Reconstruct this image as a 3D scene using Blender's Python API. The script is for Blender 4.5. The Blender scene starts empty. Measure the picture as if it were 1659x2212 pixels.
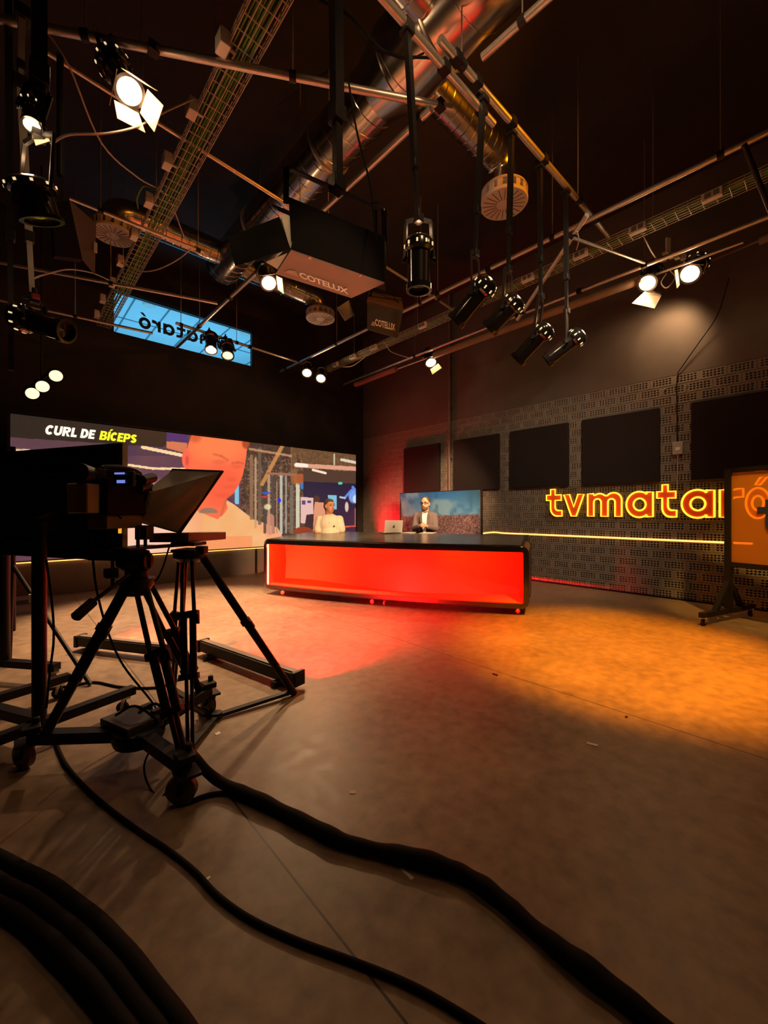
import bpy, bmesh, math, random
import numpy as np
from mathutils import Vector, Matrix, geometry
random.seed(7)
rng = np.random.default_rng(7)
SC = bpy.context.scene
COL = SC.collection
PI = math.pi

# ------------------------------------------------------------------ camera, world, exposure
FPX, CX, CY, CAMH = 885.0, 829.5, 1106.0, 1.15      # focal length in pixels, principal point, camera height
FW = Vector((0.676, 0.737, 0)).normalized()         # camera forward in room axes (X along back wall, Y along right wall)
RT = Vector((FW.y, -FW.x, 0))                       # camera right
cam = bpy.data.cameras.new('camera')
cam.sensor_fit = 'VERTICAL'
cam.sensor_height = 36.0
cam.lens = FPX / 2212.0 * 36.0
cam.clip_start = 0.02
cam.clip_end = 100
camo = bpy.data.objects.new('camera', cam)
COL.objects.link(camo)
camo.location = (0, 0, CAMH)
camo.rotation_euler = (PI / 2, 0, -math.atan2(FW.x, FW.y))
SC.camera = camo

W = bpy.data.worlds.new('world')
SC.world = W
W.use_nodes = True
W.node_tree.nodes['Background'].inputs[0].default_value = (1.0, 0.72, 0.5, 1)
W.node_tree.nodes['Background'].inputs[1].default_value = 0.004
SC.view_settings.view_transform = 'Standard'
SC.view_settings.look = 'None'
SC.view_settings.exposure = 0.0
SC.view_settings.gamma = 1.0
SC.view_settings.use_curve_mapping = False

WARM = (1.0, 0.58, 0.29)
XR, YB, YS, ZC, XL = 6.46, 7.80, 7.25, 5.45, -3.4    # right wall, back wall, video wall front, ceiling, left wall


def at(px, py, d):
    return Vector((0, 0, CAMH)) + FW * d + RT * ((px - CX) / FPX * d) + Vector((0, 0, (CY - py) / FPX * d))


def fl(px, py, z=0.0):
    return at(px, py, (CAMH - z) * FPX / (py - CY))


def onZ(px, py, z):
    return at(px, py, (z - CAMH) * FPX / (CY - py))


def onX(px, py, X):
    t = (px - CX) / FPX
    return at(px, py, X / (FW.x + RT.x * t))


def onY(px, py, Y):
    t = (px - CX) / FPX
    return at(px, py, Y / (FW.y + RT.y * t))


def lamp(kind, name, loc, target, energy, color, **kw):
    l = bpy.data.lights.new(name, kind)
    l.energy = energy
    l.color = color
    for k, v in kw.items():
        setattr(l, k, v)
    o = bpy.data.objects.new(name, l)
    COL.objects.link(o)
    o.location = loc
    o.rotation_euler = (Vector(target) - Vector(loc)).to_track_quat('-Z', 'Y').to_euler()
    return o


def spot(loc, target, energy, color=WARM, angle=60, blend=0.6, r=0.06, name='spot_beam'):
    return lamp('SPOT', name, loc, target, energy, color, spot_size=math.radians(angle), spot_blend=blend, shadow_soft_size=r)


# orange pool lamp out of view, then unseen spots added to lift the light
G_ORANGE = spot((3.0, 0.2, 4.2), (3.78, 1.14, 0), 3000, (1.0, 0.29, 0.003), 41, 0.75, 0.06)
G_FILL = spot((3.0, 0.1, 4.25), (2.5, 1.1, 0), 65, (1.0, 0.46, 0.15), 90, 0.9, 0.1)  # warm fill added for the right foreground floor
G_KEY = spot((1.2, 0.2, 4.3), (4.2, 4.6, 0.8), 95, WARM, 75, 0.8, 0.1)  # broad warm fill added over floor and desk
G_WALL = spot((2.6, -0.1, 4.35), (6.46, 3.7, 0.75), 520, (1.0, 0.74, 0.48), 50, 1.0, 0.1)  # unseen wash added to brighten the brick wall
G_BOARD = spot((3.4, -0.6, 4.2), (5.5, 0.2, 1.1), 750, (1.0, 0.50, 0.09), 24, 0.5, 0.1)  # spot added to make the board a brighter orange
G_FLAP = spot((0.3, -0.3, 0.35), at(690, 598, 2.4), 260, WARM, 13, 0.6, 0.04)  # low uplight added so the flap lettering reads
G_DUCT_ORANGE = spot((3.35, -0.05, 4.25), (3.15, 1.9, 4.5), 190, (1.0, 0.27, 0.002), 60, 0.7, 0.08)  # orange spot added to colour the branch duct and pipe
G_DUCT = spot((0.5, 0.7, 3.9), (2.3, 1.7, 4.6), 90, WARM, 60, 0.8, 0.1)  # spot added to warm the big duct
G_SOFT = spot((1.2, -0.4, 4.1), at(828, 690, 5.5), 130, WARM, 9, 0.5, 0.05)  # narrow spot added to lift the small soft light

# ------------------------------------------------------------------ materials
MATS = {}


def mat(name, col=(0.5, 0.5, 0.5), rough=0.5, metal=0.0, var=0.15, scale=12.0, bump=0.0, emit=None, estr=0.0, spec=0.5, coat=0.0):
    m = bpy.data.materials.new(name)
    m.use_nodes = True
    nt = m.node_tree
    b = nt.nodes['Principled BSDF']
    b.inputs['Roughness'].default_value = rough
    b.inputs['Metallic'].default_value = metal
    b.inputs['Specular IOR Level'].default_value = spec
    b.inputs['Coat Weight'].default_value = coat
    tc = nt.nodes.new('ShaderNodeTexCoord')
    nz = nt.nodes.new('ShaderNodeTexNoise')
    nz.inputs['Scale'].default_value = scale
    nz.inputs['Detail'].default_value = 4
    nt.links.new(tc.outputs['Object'], nz.inputs['Vector'])
    mx = nt.nodes.new('ShaderNodeMix')
    mx.data_type = 'RGBA'
    mx.inputs[6].default_value = tuple(c * (1 - var) for c in col) + (1,)
    mx.inputs[7].default_value = tuple(min(1, c * (1 + var)) for c in col) + (1,)
    nt.links.new(nz.outputs['Fac'], mx.inputs[0])
    nt.links.new(mx.outputs[2], b.inputs['Base Color'])
    if bump:
        bp = nt.nodes.new('ShaderNodeBump')
        bp.inputs['Strength'].default_value = bump
        bp.inputs['Distance'].default_value = 0.01
        nt.links.new(nz.outputs['Fac'], bp.inputs['Height'])
        nt.links.new(bp.outputs['Normal'], b.inputs['Normal'])
    if emit:
        b.inputs['Emission Color'].default_value = tuple(emit) + (1,)
        b.inputs['Emission Strength'].default_value = estr
    MATS[name] = m
    return m


black = mat('black_metal', (0.014, 0.013, 0.013), 0.42, 0.0, spec=0.2)
blackgloss = mat('black_gloss', (0.012, 0.011, 0.011), 0.18, 0.0, spec=.6, coat=0.8)
blackmatte = mat('black_matte', (0.011, 0.010, 0.010), 0.8, spec=0.06)
rubber = mat('rubber', (0.016, 0.015, 0.014), 0.75, spec=0.15, bump=0.2)
darkfab = mat('black_fabric', (0.22, 0.20, 0.175), 0.9, spec=.1, bump=0.15, scale=60)
steel = mat('galvanised_pipe', (0.62, 0.56, 0.50), 0.38, 0.85, var=0.25, scale=25)
ductm = mat('duct_metal', (0.56, 0.53, 0.50), 0.22, 1.0, var=0.2, scale=6)
chrome = mat('chrome', (0.7, 0.68, 0.66), 0.2, 1.0)
alu = mat('aluminium', (0.55, 0.55, 0.56), 0.35, 0.9)
wirem = mat('zinc_wire', (0.45, 0.40, 0.32), 0.5, 0.4)
greenc = mat('green_cable', (0.15, 0.34, 0.03), 0.6, var=0.5, scale=30)
whitep = mat('white_plastic', (0.80, 0.74, 0.68), 0.5)
cream = mat('cream_plate', (0.6, 0.5, 0.38), 0.6)
greypole = mat('grey_pole', (0.45, 0.42, 0.36), 0.5, 0.3)
whitecable = mat('white_cable', (0.50, 0.43, 0.34), 0.6)
blackcable = mat('black_cable', (0.010, 0.009, 0.009), 0.8, spec=0.1, bump=0.2, scale=40)
foil = mat('diffuser_paint', (0.56, 0.50, 0.46), 0.55)
redmark = mat('red_tape', (0.6, 0.03, 0.03), 0.6)
tapem = mat('masking_tape', (0.62, 0.55, 0.46), 0.7)
wood = mat('brown_board', (0.16, 0.10, 0.05), 0.6)
brass = mat('gold_side', (0.30, 0.20, 0.09), 0.45)
panelm = mat('acoustic_felt', (0.022, 0.017, 0.017), 0.95, spec=.1, bump=0.3, scale=120)
plaster = mat('dark_plaster', (0.11, 0.092, 0.076), 0.85, var=0.2, scale=3, bump=0.05)
blackwall = mat('black_wall_paint', (0.020, 0.015, 0.013), 0.9, var=0.3, scale=2)
ceilm = mat('black_ceiling', (0.020, 0.014, 0.011), 0.9, var=0.25, scale=5)
brickm = mat('dark_brick', (0.19, 0.165, 0.135), 0.8, var=0.25, scale=9, bump=0.1)
basem = mat('grey_plinth', (0.15, 0.145, 0.125), 0.6, var=0.3, scale=5)
deskm = mat('desk_black', (0.020, 0.016, 0.018), 0.32, var=0.3)
desktop = mat('desk_top_laminate', (0.10, 0.092, 0.082), 0.25, var=0.2, scale=4)
deskin = mat('desk_red_lit_lining', (0.80, 0.17, 0.09), 0.5, var=0.04)  # red light on the white lining partly put into its base colour
skin_a = mat('skin_tan', (0.52, 0.26, 0.16), 0.55, var=0.08)
skin_b = mat('skin_pale', (0.62, 0.36, 0.25), 0.55, var=0.08)
polo = mat('white_polo', (0.75, 0.68, 0.55), 0.8, var=0.06)
hair_a = mat('greying_hair', (0.06, 0.05, 0.045), 0.7, var=0.4, scale=90)
hair_b = mat('brown_hair', (0.10, 0.05, 0.025), 0.7, var=0.4, scale=90)
blazer = mat('grey_blazer', (0.15, 0.115, 0.115), 0.85, var=0.15, scale=50)
trouser = mat('dark_trousers', (0.03, 0.03, 0.04), 0.85)
shirtw = mat('white_shirt', (0.75, 0.73, 0.72), 0.75, var=0.05)
eyew = mat('dark_eye', (0.02, 0.015, 0.012), 0.3)
lipm = mat('lip', (0.38, 0.14, 0.10), 0.5)
paperm = mat('paper', (0.75, 0.72, 0.68), 0.7, var=0.04)
lens_on = mat('lit_lens', (1, 0.9, 0.7), 0.4, emit=(1.0, 0.74, 0.42), estr=9.0)
lens_off = mat('dark_lens', (0.02, 0.02, 0.02), 0.12, coat=0.5)
lens_soft = mat('glowing_lens', (1, 0.9, 0.7), 0.4, emit=(1.0, 0.78, 0.46), estr=1.5)
vent_on = mat('vent_glow', (1, 0.9, 0.7), 0.4, emit=(1.0, 0.72, 0.36), estr=0.9)
doorwhite = mat('barn_door_silver', (0.75, 0.62, 0.42), 0.55, 0.1)
neon = mat('neon_tube', (1, 0.6, 0.1), 0.4, emit=(1.0, 0.42, 0.022), estr=2.6)
neonback = mat('orange_acrylic', (0.95, 0.13, 0.01), 0.5, var=0.05)
stripm = mat('amber_strip', (1, 0.6, 0.3), 0.4, emit=(1.0, 0.34, 0.08), estr=2.8)
stripw = mat('white_strip', (1, 0.8, 0.7), 0.4, emit=(1.0, 0.66, 0.48), estr=1.1)
red_emit = mat('red_led', (1, 0.1, 0.1), 0.4, emit=(1.0, 0.02, 0.015), estr=1.6)
lettering = mat('white_lettering', (0.92, 0.84, 0.78), 0.6, var=0.03)
lettergrey = mat('grey_lettering', (0.42, 0.30, 0.27), 0.6, var=0.03)
capw = mat('caption_white', (1, 1, 1), 0.5, emit=(1.0, 0.93, 0.80), estr=1.1)
capy = mat('caption_yellow', (1, 1, 0), 0.5, emit=(0.86, 0.86, 0.03), estr=1.1)
winletter = mat('window_lettering', (0.03, 0.045, 0.06), 0.6)
bluesign = mat('blue_sign', (0.02, 0.035, 0.10), 0.5)
lcd = mat('camera_display', (0.05, 0.05, 0.1), 0.4, emit=(0.22, 0.30, 0.9), estr=0.8)
tally = mat('amber_tally', (1, 0.5, 0.1), 0.4, emit=(1.0, 0.35, 0.03), estr=1.2)
xceil = mat('office_ceiling', (0.75, 0.8, 0.82), 0.8, var=0.03)


def node_floor():
    m = bpy.data.materials.new('polished_concrete')
    m.use_nodes = True
    nt = m.node_tree
    b = nt.nodes['Principled BSDF']
    N, L = nt.nodes.new, nt.links.new
    tc = N('ShaderNodeTexCoord')
    n1 = N('ShaderNodeTexNoise'); n1.inputs['Scale'].default_value = 1.4; n1.inputs['Detail'].default_value = 8; n1.inputs['Roughness'].default_value = 0.65
    n2 = N('ShaderNodeTexNoise'); n2.inputs['Scale'].default_value = 14; n2.inputs['Detail'].default_value = 6; n2.inputs['Distortion'].default_value = 0.15
    L(tc.outputs['Object'], n1.inputs['Vector']); L(tc.outputs['Object'], n2.inputs['Vector'])
    ad = N('ShaderNodeMath'); ad.operation = 'ADD'
    L(n1.outputs['Fac'], ad.inputs[0]); L(n2.outputs['Fac'], ad.inputs[1])
    rp = N('ShaderNodeValToRGB')
    rp.color_ramp.elements[0].position = 0.36; rp.color_ramp.elements[0].color = (0.150, 0.106, 0.074, 1)
    rp.color_ramp.elements[1].position = 0.66; rp.color_ramp.elements[1].color = (0.315, 0.232, 0.162, 1)
    hf = N('ShaderNodeMath'); hf.operation = 'MULTIPLY'; hf.inputs[1].default_value = 0.5
    L(ad.outputs[0], hf.inputs[0]); L(hf.outputs[0], rp.inputs[0])
    # saw-cut joints that run parallel to the right wall
    sp = N('ShaderNodeSeparateXYZ'); L(tc.outputs['Object'], sp.inputs[0])
    prev = None
    for X in (0.66, 2.60, 4.55):
        s = N('ShaderNodeMath'); s.operation = 'SUBTRACT'; s.inputs[1].default_value = X; L(sp.outputs[0], s.inputs[0])
        a = N('ShaderNodeMath'); a.operation = 'ABSOLUTE'; L(s.outputs[0], a.inputs[0])
        c = N('ShaderNodeMath'); c.operation = 'LESS_THAN'; c.inputs[1].default_value = 0.0035; L(a.outputs[0], c.inputs[0])
        if prev is None:
            prev = c
        else:
            q = N('ShaderNodeMath'); q.operation = 'MAXIMUM'; L(prev.outputs[0], q.inputs[0]); L(c.outputs[0], q.inputs[1]); prev = q
    mx = N('ShaderNodeMix'); mx.data_type = 'RGBA'; mx.inputs[7].default_value = (0.04, 0.03, 0.022, 1)
    L(prev.outputs[0], mx.inputs[0]); L(rp.outputs[0], mx.inputs[6]); L(mx.outputs[2], b.inputs['Base Color'])
    rr = N('ShaderNodeMapRange'); rr.inputs[3].default_value = 0.32; rr.inputs[4].default_value = 0.55
    L(n2.outputs['Fac'], rr.inputs[0]); L(rr.outputs[0], b.inputs['Roughness'])
    bp = N('ShaderNodeBump'); bp.inputs['Strength'].default_value = 0.12; bp.inputs['Distance'].default_value = 0.01
    L(ad.outputs[0], bp.inputs['Height']); L(bp.outputs['Normal'], b.inputs['Normal'])
    b.inputs['Specular IOR Level'].default_value = 0.35
    return m


def attr_mat(name, strength=None, rough=0.6):
    """shows the colours stored on the picture mesh: a lit display when strength is given, else a print"""
    m = bpy.data.materials.new(name)
    m.use_nodes = True
    nt = m.node_tree
    b = nt.nodes['Principled BSDF']
    a = nt.nodes.new('ShaderNodeAttribute')
    a.attribute_name = 'picture'
    if strength is None:
        nt.links.new(a.outputs['Color'], b.inputs['Base Color'])
        b.inputs['Roughness'].default_value = rough
    else:
        b.inputs['Base Color'].default_value = (0.01, 0.01, 0.01, 1)
        b.inputs['Roughness'].default_value = 0.4
        nt.links.new(a.outputs['Color'], b.inputs['Emission Color'])
        b.inputs['Emission Strength'].default_value = strength
    return m


def glass_mat(name, tint, mixf, rough=0.0, diff=None):
    m = bpy.data.materials.new(name)
    m.use_nodes = True
    nt = m.node_tree
    nt.nodes.remove(nt.nodes['Principled BSDF'])
    out = nt.nodes['Material Output']
    t = nt.nodes.new('ShaderNodeBsdfTransparent'); t.inputs[0].default_value = tint + (1,)
    g = nt.nodes.new('ShaderNodeBsdfGlossy'); g.inputs['Roughness'].default_value = rough
    mx = nt.nodes.new('ShaderNodeMixShader'); mx.inputs[0].default_value = mixf
    nt.links.new(t.outputs[0], mx.inputs[1])
    nt.links.new(g.outputs[0], mx.inputs[2])
    last = mx
    if diff:
        d = nt.nodes.new('ShaderNodeBsdfDiffuse'); d.inputs[0].default_value = diff[0] + (1,)
        tr = nt.nodes.new('ShaderNodeBsdfTranslucent'); tr.inputs[0].default_value = diff[0] + (1,)
        m2 = nt.nodes.new('ShaderNodeMixShader'); m2.inputs[0].default_value = 0.5
        nt.links.new(d.outputs[0], m2.inputs[1]); nt.links.new(tr.outputs[0], m2.inputs[2])
        m3 = nt.nodes.new('ShaderNodeMixShader'); m3.inputs[0].default_value = diff[1]
        nt.links.new(mx.outputs[0], m3.inputs[1]); nt.links.new(m2.outputs[0], m3.inputs[2])
        last = m3
    nt.links.new(last.outputs[0], out.inputs['Surface'])
    return m


floorm = node_floor()
screenm = attr_mat('video_picture', 1.0)
printm = attr_mat('banner_print')
pane = glass_mat('window_glass', (0.92, 0.97, 1.0), 0.04)
amber = glass_mat('amber_acrylic', (1.0, 0.68, 0.36), 0.05, 0.05, ((0.95, 0.50, 0.09), 0.5))


# ------------------------------------------------------------------ mesh helpers
def frame_of(z, up=Vector((0, 0, 1))):
    z = Vector(z).normalized()
    if abs(z.dot(up)) > 0.99:
        up = Vector((0, 1, 0))
    x = up.cross(z).normalized()
    y = z.cross(x)
    return x, y, z


class MB:
    def __init__(s):
        s.v, s.f = [], []

    def add(s, vs, fs):
        o = len(s.v)
        s.v += [Vector(p) for p in vs]
        s.f += [tuple(i + o for i in f) for f in fs]
        return s

    def box(s, c, size, rot=None):
        hx, hy, hz = (q / 2 for q in size)
        vs = [Vector((x, y, z)) for x in (-hx, hx) for y in (-hy, hy) for z in (-hz, hz)]
        if rot is not None:
            vs = [rot @ p for p in vs]
        c = Vector(c)
        return s.add([p + c for p in vs], [(0, 1, 3, 2), (4, 6, 7, 5), (0, 4, 5, 1), (2, 3, 7, 6), (0, 2, 6, 4), (1, 5, 7, 3)])

    def beam(s, p0, p1, w, h, up=Vector((0, 0, 1))):
        p0, p1 = Vector(p0), Vector(p1)
        x, y, z = frame_of(p1 - p0, up)
        R = Matrix((x, y, z)).transposed()
        return s.box((p0 + p1) / 2, (w, h, (p1 - p0).length), R)

    def cyl(s, p0, p1, r0, r1=None, n=14, caps=True):
        p0, p1 = Vector(p0), Vector(p1)
        r1 = r0 if r1 is None else r1
        x, y, z = frame_of(p1 - p0)
        vs = []
        for p, r in ((p0, r0), (p1, r1)):
            for k in range(n):
                a = 2 * PI * k / n
                vs.append(p + x * (math.cos(a) * r) + y * (math.sin(a) * r))
        fs = [(k, (k + 1) % n, n + (k + 1) % n, n + k) for k in range(n)]
        if caps:
            fs += [tuple(range(n - 1, -1, -1)), tuple(range(n, 2 * n))]
        return s.add(vs, fs)

    def lathe(s, prof, origin, axis, n=24):
        o = Vector(origin)
        x, y, z = frame_of(axis)
        vs, fs = [], []
        for r, h in prof:
            for k in range(n):
                a = 2 * PI * k / n
                vs.append(o + z * h + x * (math.cos(a) * max(r, 1e-4)) + y * (math.sin(a) * max(r, 1e-4)))
        for i in range(len(prof) - 1):
            for k in range(n):
                fs.append((i * n + k, i * n + (k + 1) % n, (i + 1) * n + (k + 1) % n, (i + 1) * n + k))
        return s.add(vs, fs)

    def tube(s, pts, r, n=8, closed=False, caps=True):
        pts = [Vector(p) for p in pts]
        m = len(pts)
        rs = r if isinstance(r, (list, tuple)) else [r] * m
        x = None
        vs, fs = [], []
        for i in range(m):
            a = pts[(i - 1) % m] if closed or i > 0 else pts[i]
            b = pts[(i + 1) % m] if closed or i < m - 1 else pts[i]
            t = (b - a)
            if t.length < 1e-9:
                t = Vector((0, 0, 1))
            t.normalize()
            if x is None:
                x, y, _ = frame_of(t)
            else:
                x = (x - t * x.dot(t))
                if x.length < 1e-6:
                    x, y, _ = frame_of(t)
                x.normalize()
            y = t.cross(x)
            for k in range(n):
                q = 2 * PI * k / n
                vs.append(pts[i] + x * (math.cos(q) * rs[i]) + y * (math.sin(q) * rs[i]))
        for i in range(m if closed else m - 1):
            j = (i + 1) % m
            for k in range(n):
                fs.append((i * n + k, i * n + (k + 1) % n, j * n + (k + 1) % n, j * n + k))
        if caps and not closed:
            fs += [tuple(range(n - 1, -1, -1)), tuple(range((m - 1) * n, m * n))]
        return s.add(vs, fs)

    def slab(s, quad, th):
        q = [Vector(p) for p in quad]
        nrm = (q[1] - q[0]).cross(q[2] - q[0]).normalized() * th
        k = len(q)
        vs = q + [p + nrm for p in q]
        fs = [tuple(range(k - 1, -1, -1)), tuple(range(k, 2 * k))] + [(i, (i + 1) % k, k + (i + 1) % k, k + i) for i in range(k)]
        return s.add(vs, fs)

    def ball(s, c, r, sc=(1, 1, 1), rot=None, n=14):
        c = Vector(c)
        vs, fs = [], []
        rings = max(6, n // 2 + 1)
        for i in range(rings + 1):
            th = PI * i / rings
            for k in range(n):
                a = 2 * PI * k / n
                p = Vector((math.sin(th) * math.cos(a) * sc[0], math.sin(th) * math.sin(a) * sc[1], math.cos(th) * sc[2])) * r
                if rot is not None:
                    p = rot @ p
                vs.append(c + p)
        for i in range(rings):
            for k in range(n):
                fs.append((i * n + k, (i + 1) * n + k, (i + 1) * n + (k + 1) % n, i * n + (k + 1) % n))
        return s.add(vs, fs)

    def poly(s, loops, o, ux, uy, depth):
        """flat outline with holes, extruded along ux x uy"""
        nrm = Vector(ux).cross(Vector(uy)).normalized()
        flat = [Vector((p[0], p[1], 0)) for lp in loops for p in lp]
        tri = geometry.tessellate_polygon([[Vector((p[0], p[1], 0)) for p in lp] for lp in loops])
        P = [Vector(o) + Vector(ux) * p.x + Vector(uy) * p.y for p in flat]
        k = len(P)
        vs = P + [p + nrm * depth for p in P]
        fs = [t for t in tri] + [tuple(i + k for i in t) for t in tri]
        i0 = 0
        for lp in loops:
            m = len(lp)
            for i in range(m):
                a, b = i0 + i, i0 + (i + 1) % m
                fs.append((a, b, b + k, a + k))
            i0 += m
        return s.add(vs, fs)


ORG = {}


def link(name, me, m, parent):
    o = bpy.data.objects.new(name, me)
    COL.objects.link(o)
    if m is not None:
        me.materials.append(m)
    if parent is not None:
        o.parent = parent
    return o


def obj(name, mb, m, parent=None, loc=None, bevel=0.0, angle=38, fix=True):
    org = ORG[parent.name] if parent is not None else (Vector(loc) if loc is not None else None)
    if org is None:
        lo = Vector(tuple(min(p[i] for p in mb.v) for i in range(3)))
        hi = Vector(tuple(max(p[i] for p in mb.v) for i in range(3)))
        org = Vector(((lo.x + hi.x) / 2, (lo.y + hi.y) / 2, lo.z))
    me = bpy.data.meshes.new(name)
    me.from_pydata([tuple(p - org) for p in mb.v], [], mb.f)
    if fix:
        bm = bmesh.new()
        bm.from_mesh(me)
        bmesh.ops.remove_doubles(bm, verts=bm.verts, dist=1e-5)
        bmesh.ops.recalc_face_normals(bm, faces=bm.faces)
        bm.to_mesh(me)
        bm.free()
    me.shade_smooth()
    me.set_sharp_from_angle(angle=math.radians(angle))
    o = link(name, me, m, parent)
    if parent is None:
        o.location = org
    ORG[o.name] = org
    if bevel:
        b = o.modifiers.new('bevel', 'BEVEL')
        b.width = bevel
        b.segments = 2
        b.limit_method = 'ANGLE'
    return o


def tag(o, label, cat, group=None, kind=None):
    o['label'] = label
    o['category'] = cat
    if group:
        o['group'] = group
    if kind:
        o['kind'] = kind
    return o


def thing(name, loc, label, cat, group=None):
    o = bpy.data.objects.new(name, None)
    o.empty_display_size = 0.1
    COL.objects.link(o)
    o.location = loc
    ORG[o.name] = Vector(loc)
    return tag(o, label, cat, group)


def struct(name, mb, m, parent=None, **kw):
    o = obj(name, mb, m, parent, **kw)
    o['kind'] = 'structure'
    return o


def text_mesh(s, height, o, ux, uy, depth=0.003, bold=0.0, shear=0.0, width=None, mirror=False):
    """lettering laid on a plane: o is the left end of the baseline, height the cap height"""
    cu = bpy.data.curves.new('lettering', 'FONT')
    cu.body = s
    cu.size = 1.0
    cu.offset = bold
    cu.shear = shear
    cu.resolution_u = 4
    ob = bpy.data.objects.new('lettering', cu)
    COL.objects.link(ob)
    dg = bpy.context.evaluated_depsgraph_get()
    me = bpy.data.meshes.new_from_object(ob.evaluated_get(dg))
    co = np.array([v.co[:2] for v in me.vertices])
    fs = [tuple(p.vertices) for p in me.polygons]
    bpy.data.objects.remove(ob)
    bpy.data.curves.remove(cu)
    bpy.data.meshes.remove(me)
    sy = height / 0.70
    x0, x1 = co[:, 0].min(), co[:, 0].max()
    sx = sy if width is None else width / (x1 - x0)
    ux, uy = Vector(ux).normalized(), Vector(uy).normalized()
    nrm = ux.cross(uy).normalized()
    mb = MB()
    front = [Vector(o) + ux * ((x - x0) * sx) + uy * (y * sy) + nrm * depth for x, y in co]
    mb.add(front, fs)
    return mb


def smooth(pts, n=8):
    pts = [Vector(p) for p in pts]
    P = [pts[0] * 2 - pts[1]] + pts + [pts[-1] * 2 - pts[-2]]
    out = []
    for i in range(1, len(P) - 2):
        for k in range(n):
            t = k / n
            a, b, c, d = P[i - 1], P[i], P[i + 1], P[i + 2]
            out.append(0.5 * ((2 * b) + (c - a) * t + (2 * a - 5 * b + 4 * c - d) * t * t + (3 * b - a - 3 * c + d) * t ** 3))
    out.append(pts[-1])
    return out


# ------------------------------------------------------------------ the setting
struct('floor', MB().box(((XR + XL) / 2, 2.65, -0.05), (XR - XL + 0.4, 10.9, 0.1)), floorm, loc=(0, 0, 0))
struct('ceiling', MB().box(((XR + XL) / 2, 2.65, ZC + 0.05), (XR - XL + 0.4, 10.9, 0.1)), ceilm)
WX0, WX1, WZ0, WZ1 = 1.234, 3.62, 4.04, 4.757
mb = MB()
for (x0, x1, z0, z1) in ((XL, WX0, 0, ZC), (WX1, XR + 0.2, 0, ZC), (WX0, WX1, 0, WZ0), (WX0, WX1, WZ1, ZC)):
    mb.box(((x0 + x1) / 2, YB + 0.08, (z0 + z1) / 2), (x1 - x0, 0.16, z1 - z0))
struct('wall_back', mb, blackwall)
struct('wall_left', MB().box((XL - 0.05, 2.65, ZC / 2), (0.1, 10.5, ZC)), blackwall)
ZBR = 2.95
struct('wall_right', MB().box((XR + 0.14, 2.9, (ZBR + ZC) / 2), (0.28, 10.0, ZC - ZBR)).box((XR + 0.2, 2.9, ZBR / 2), (0.1, 10.0, ZBR)), plaster)

# perforated brick facing: real holes, 6 x 3 per brick
BL, NC = 0.2725, 23
BH = ZBR / NC


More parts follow.
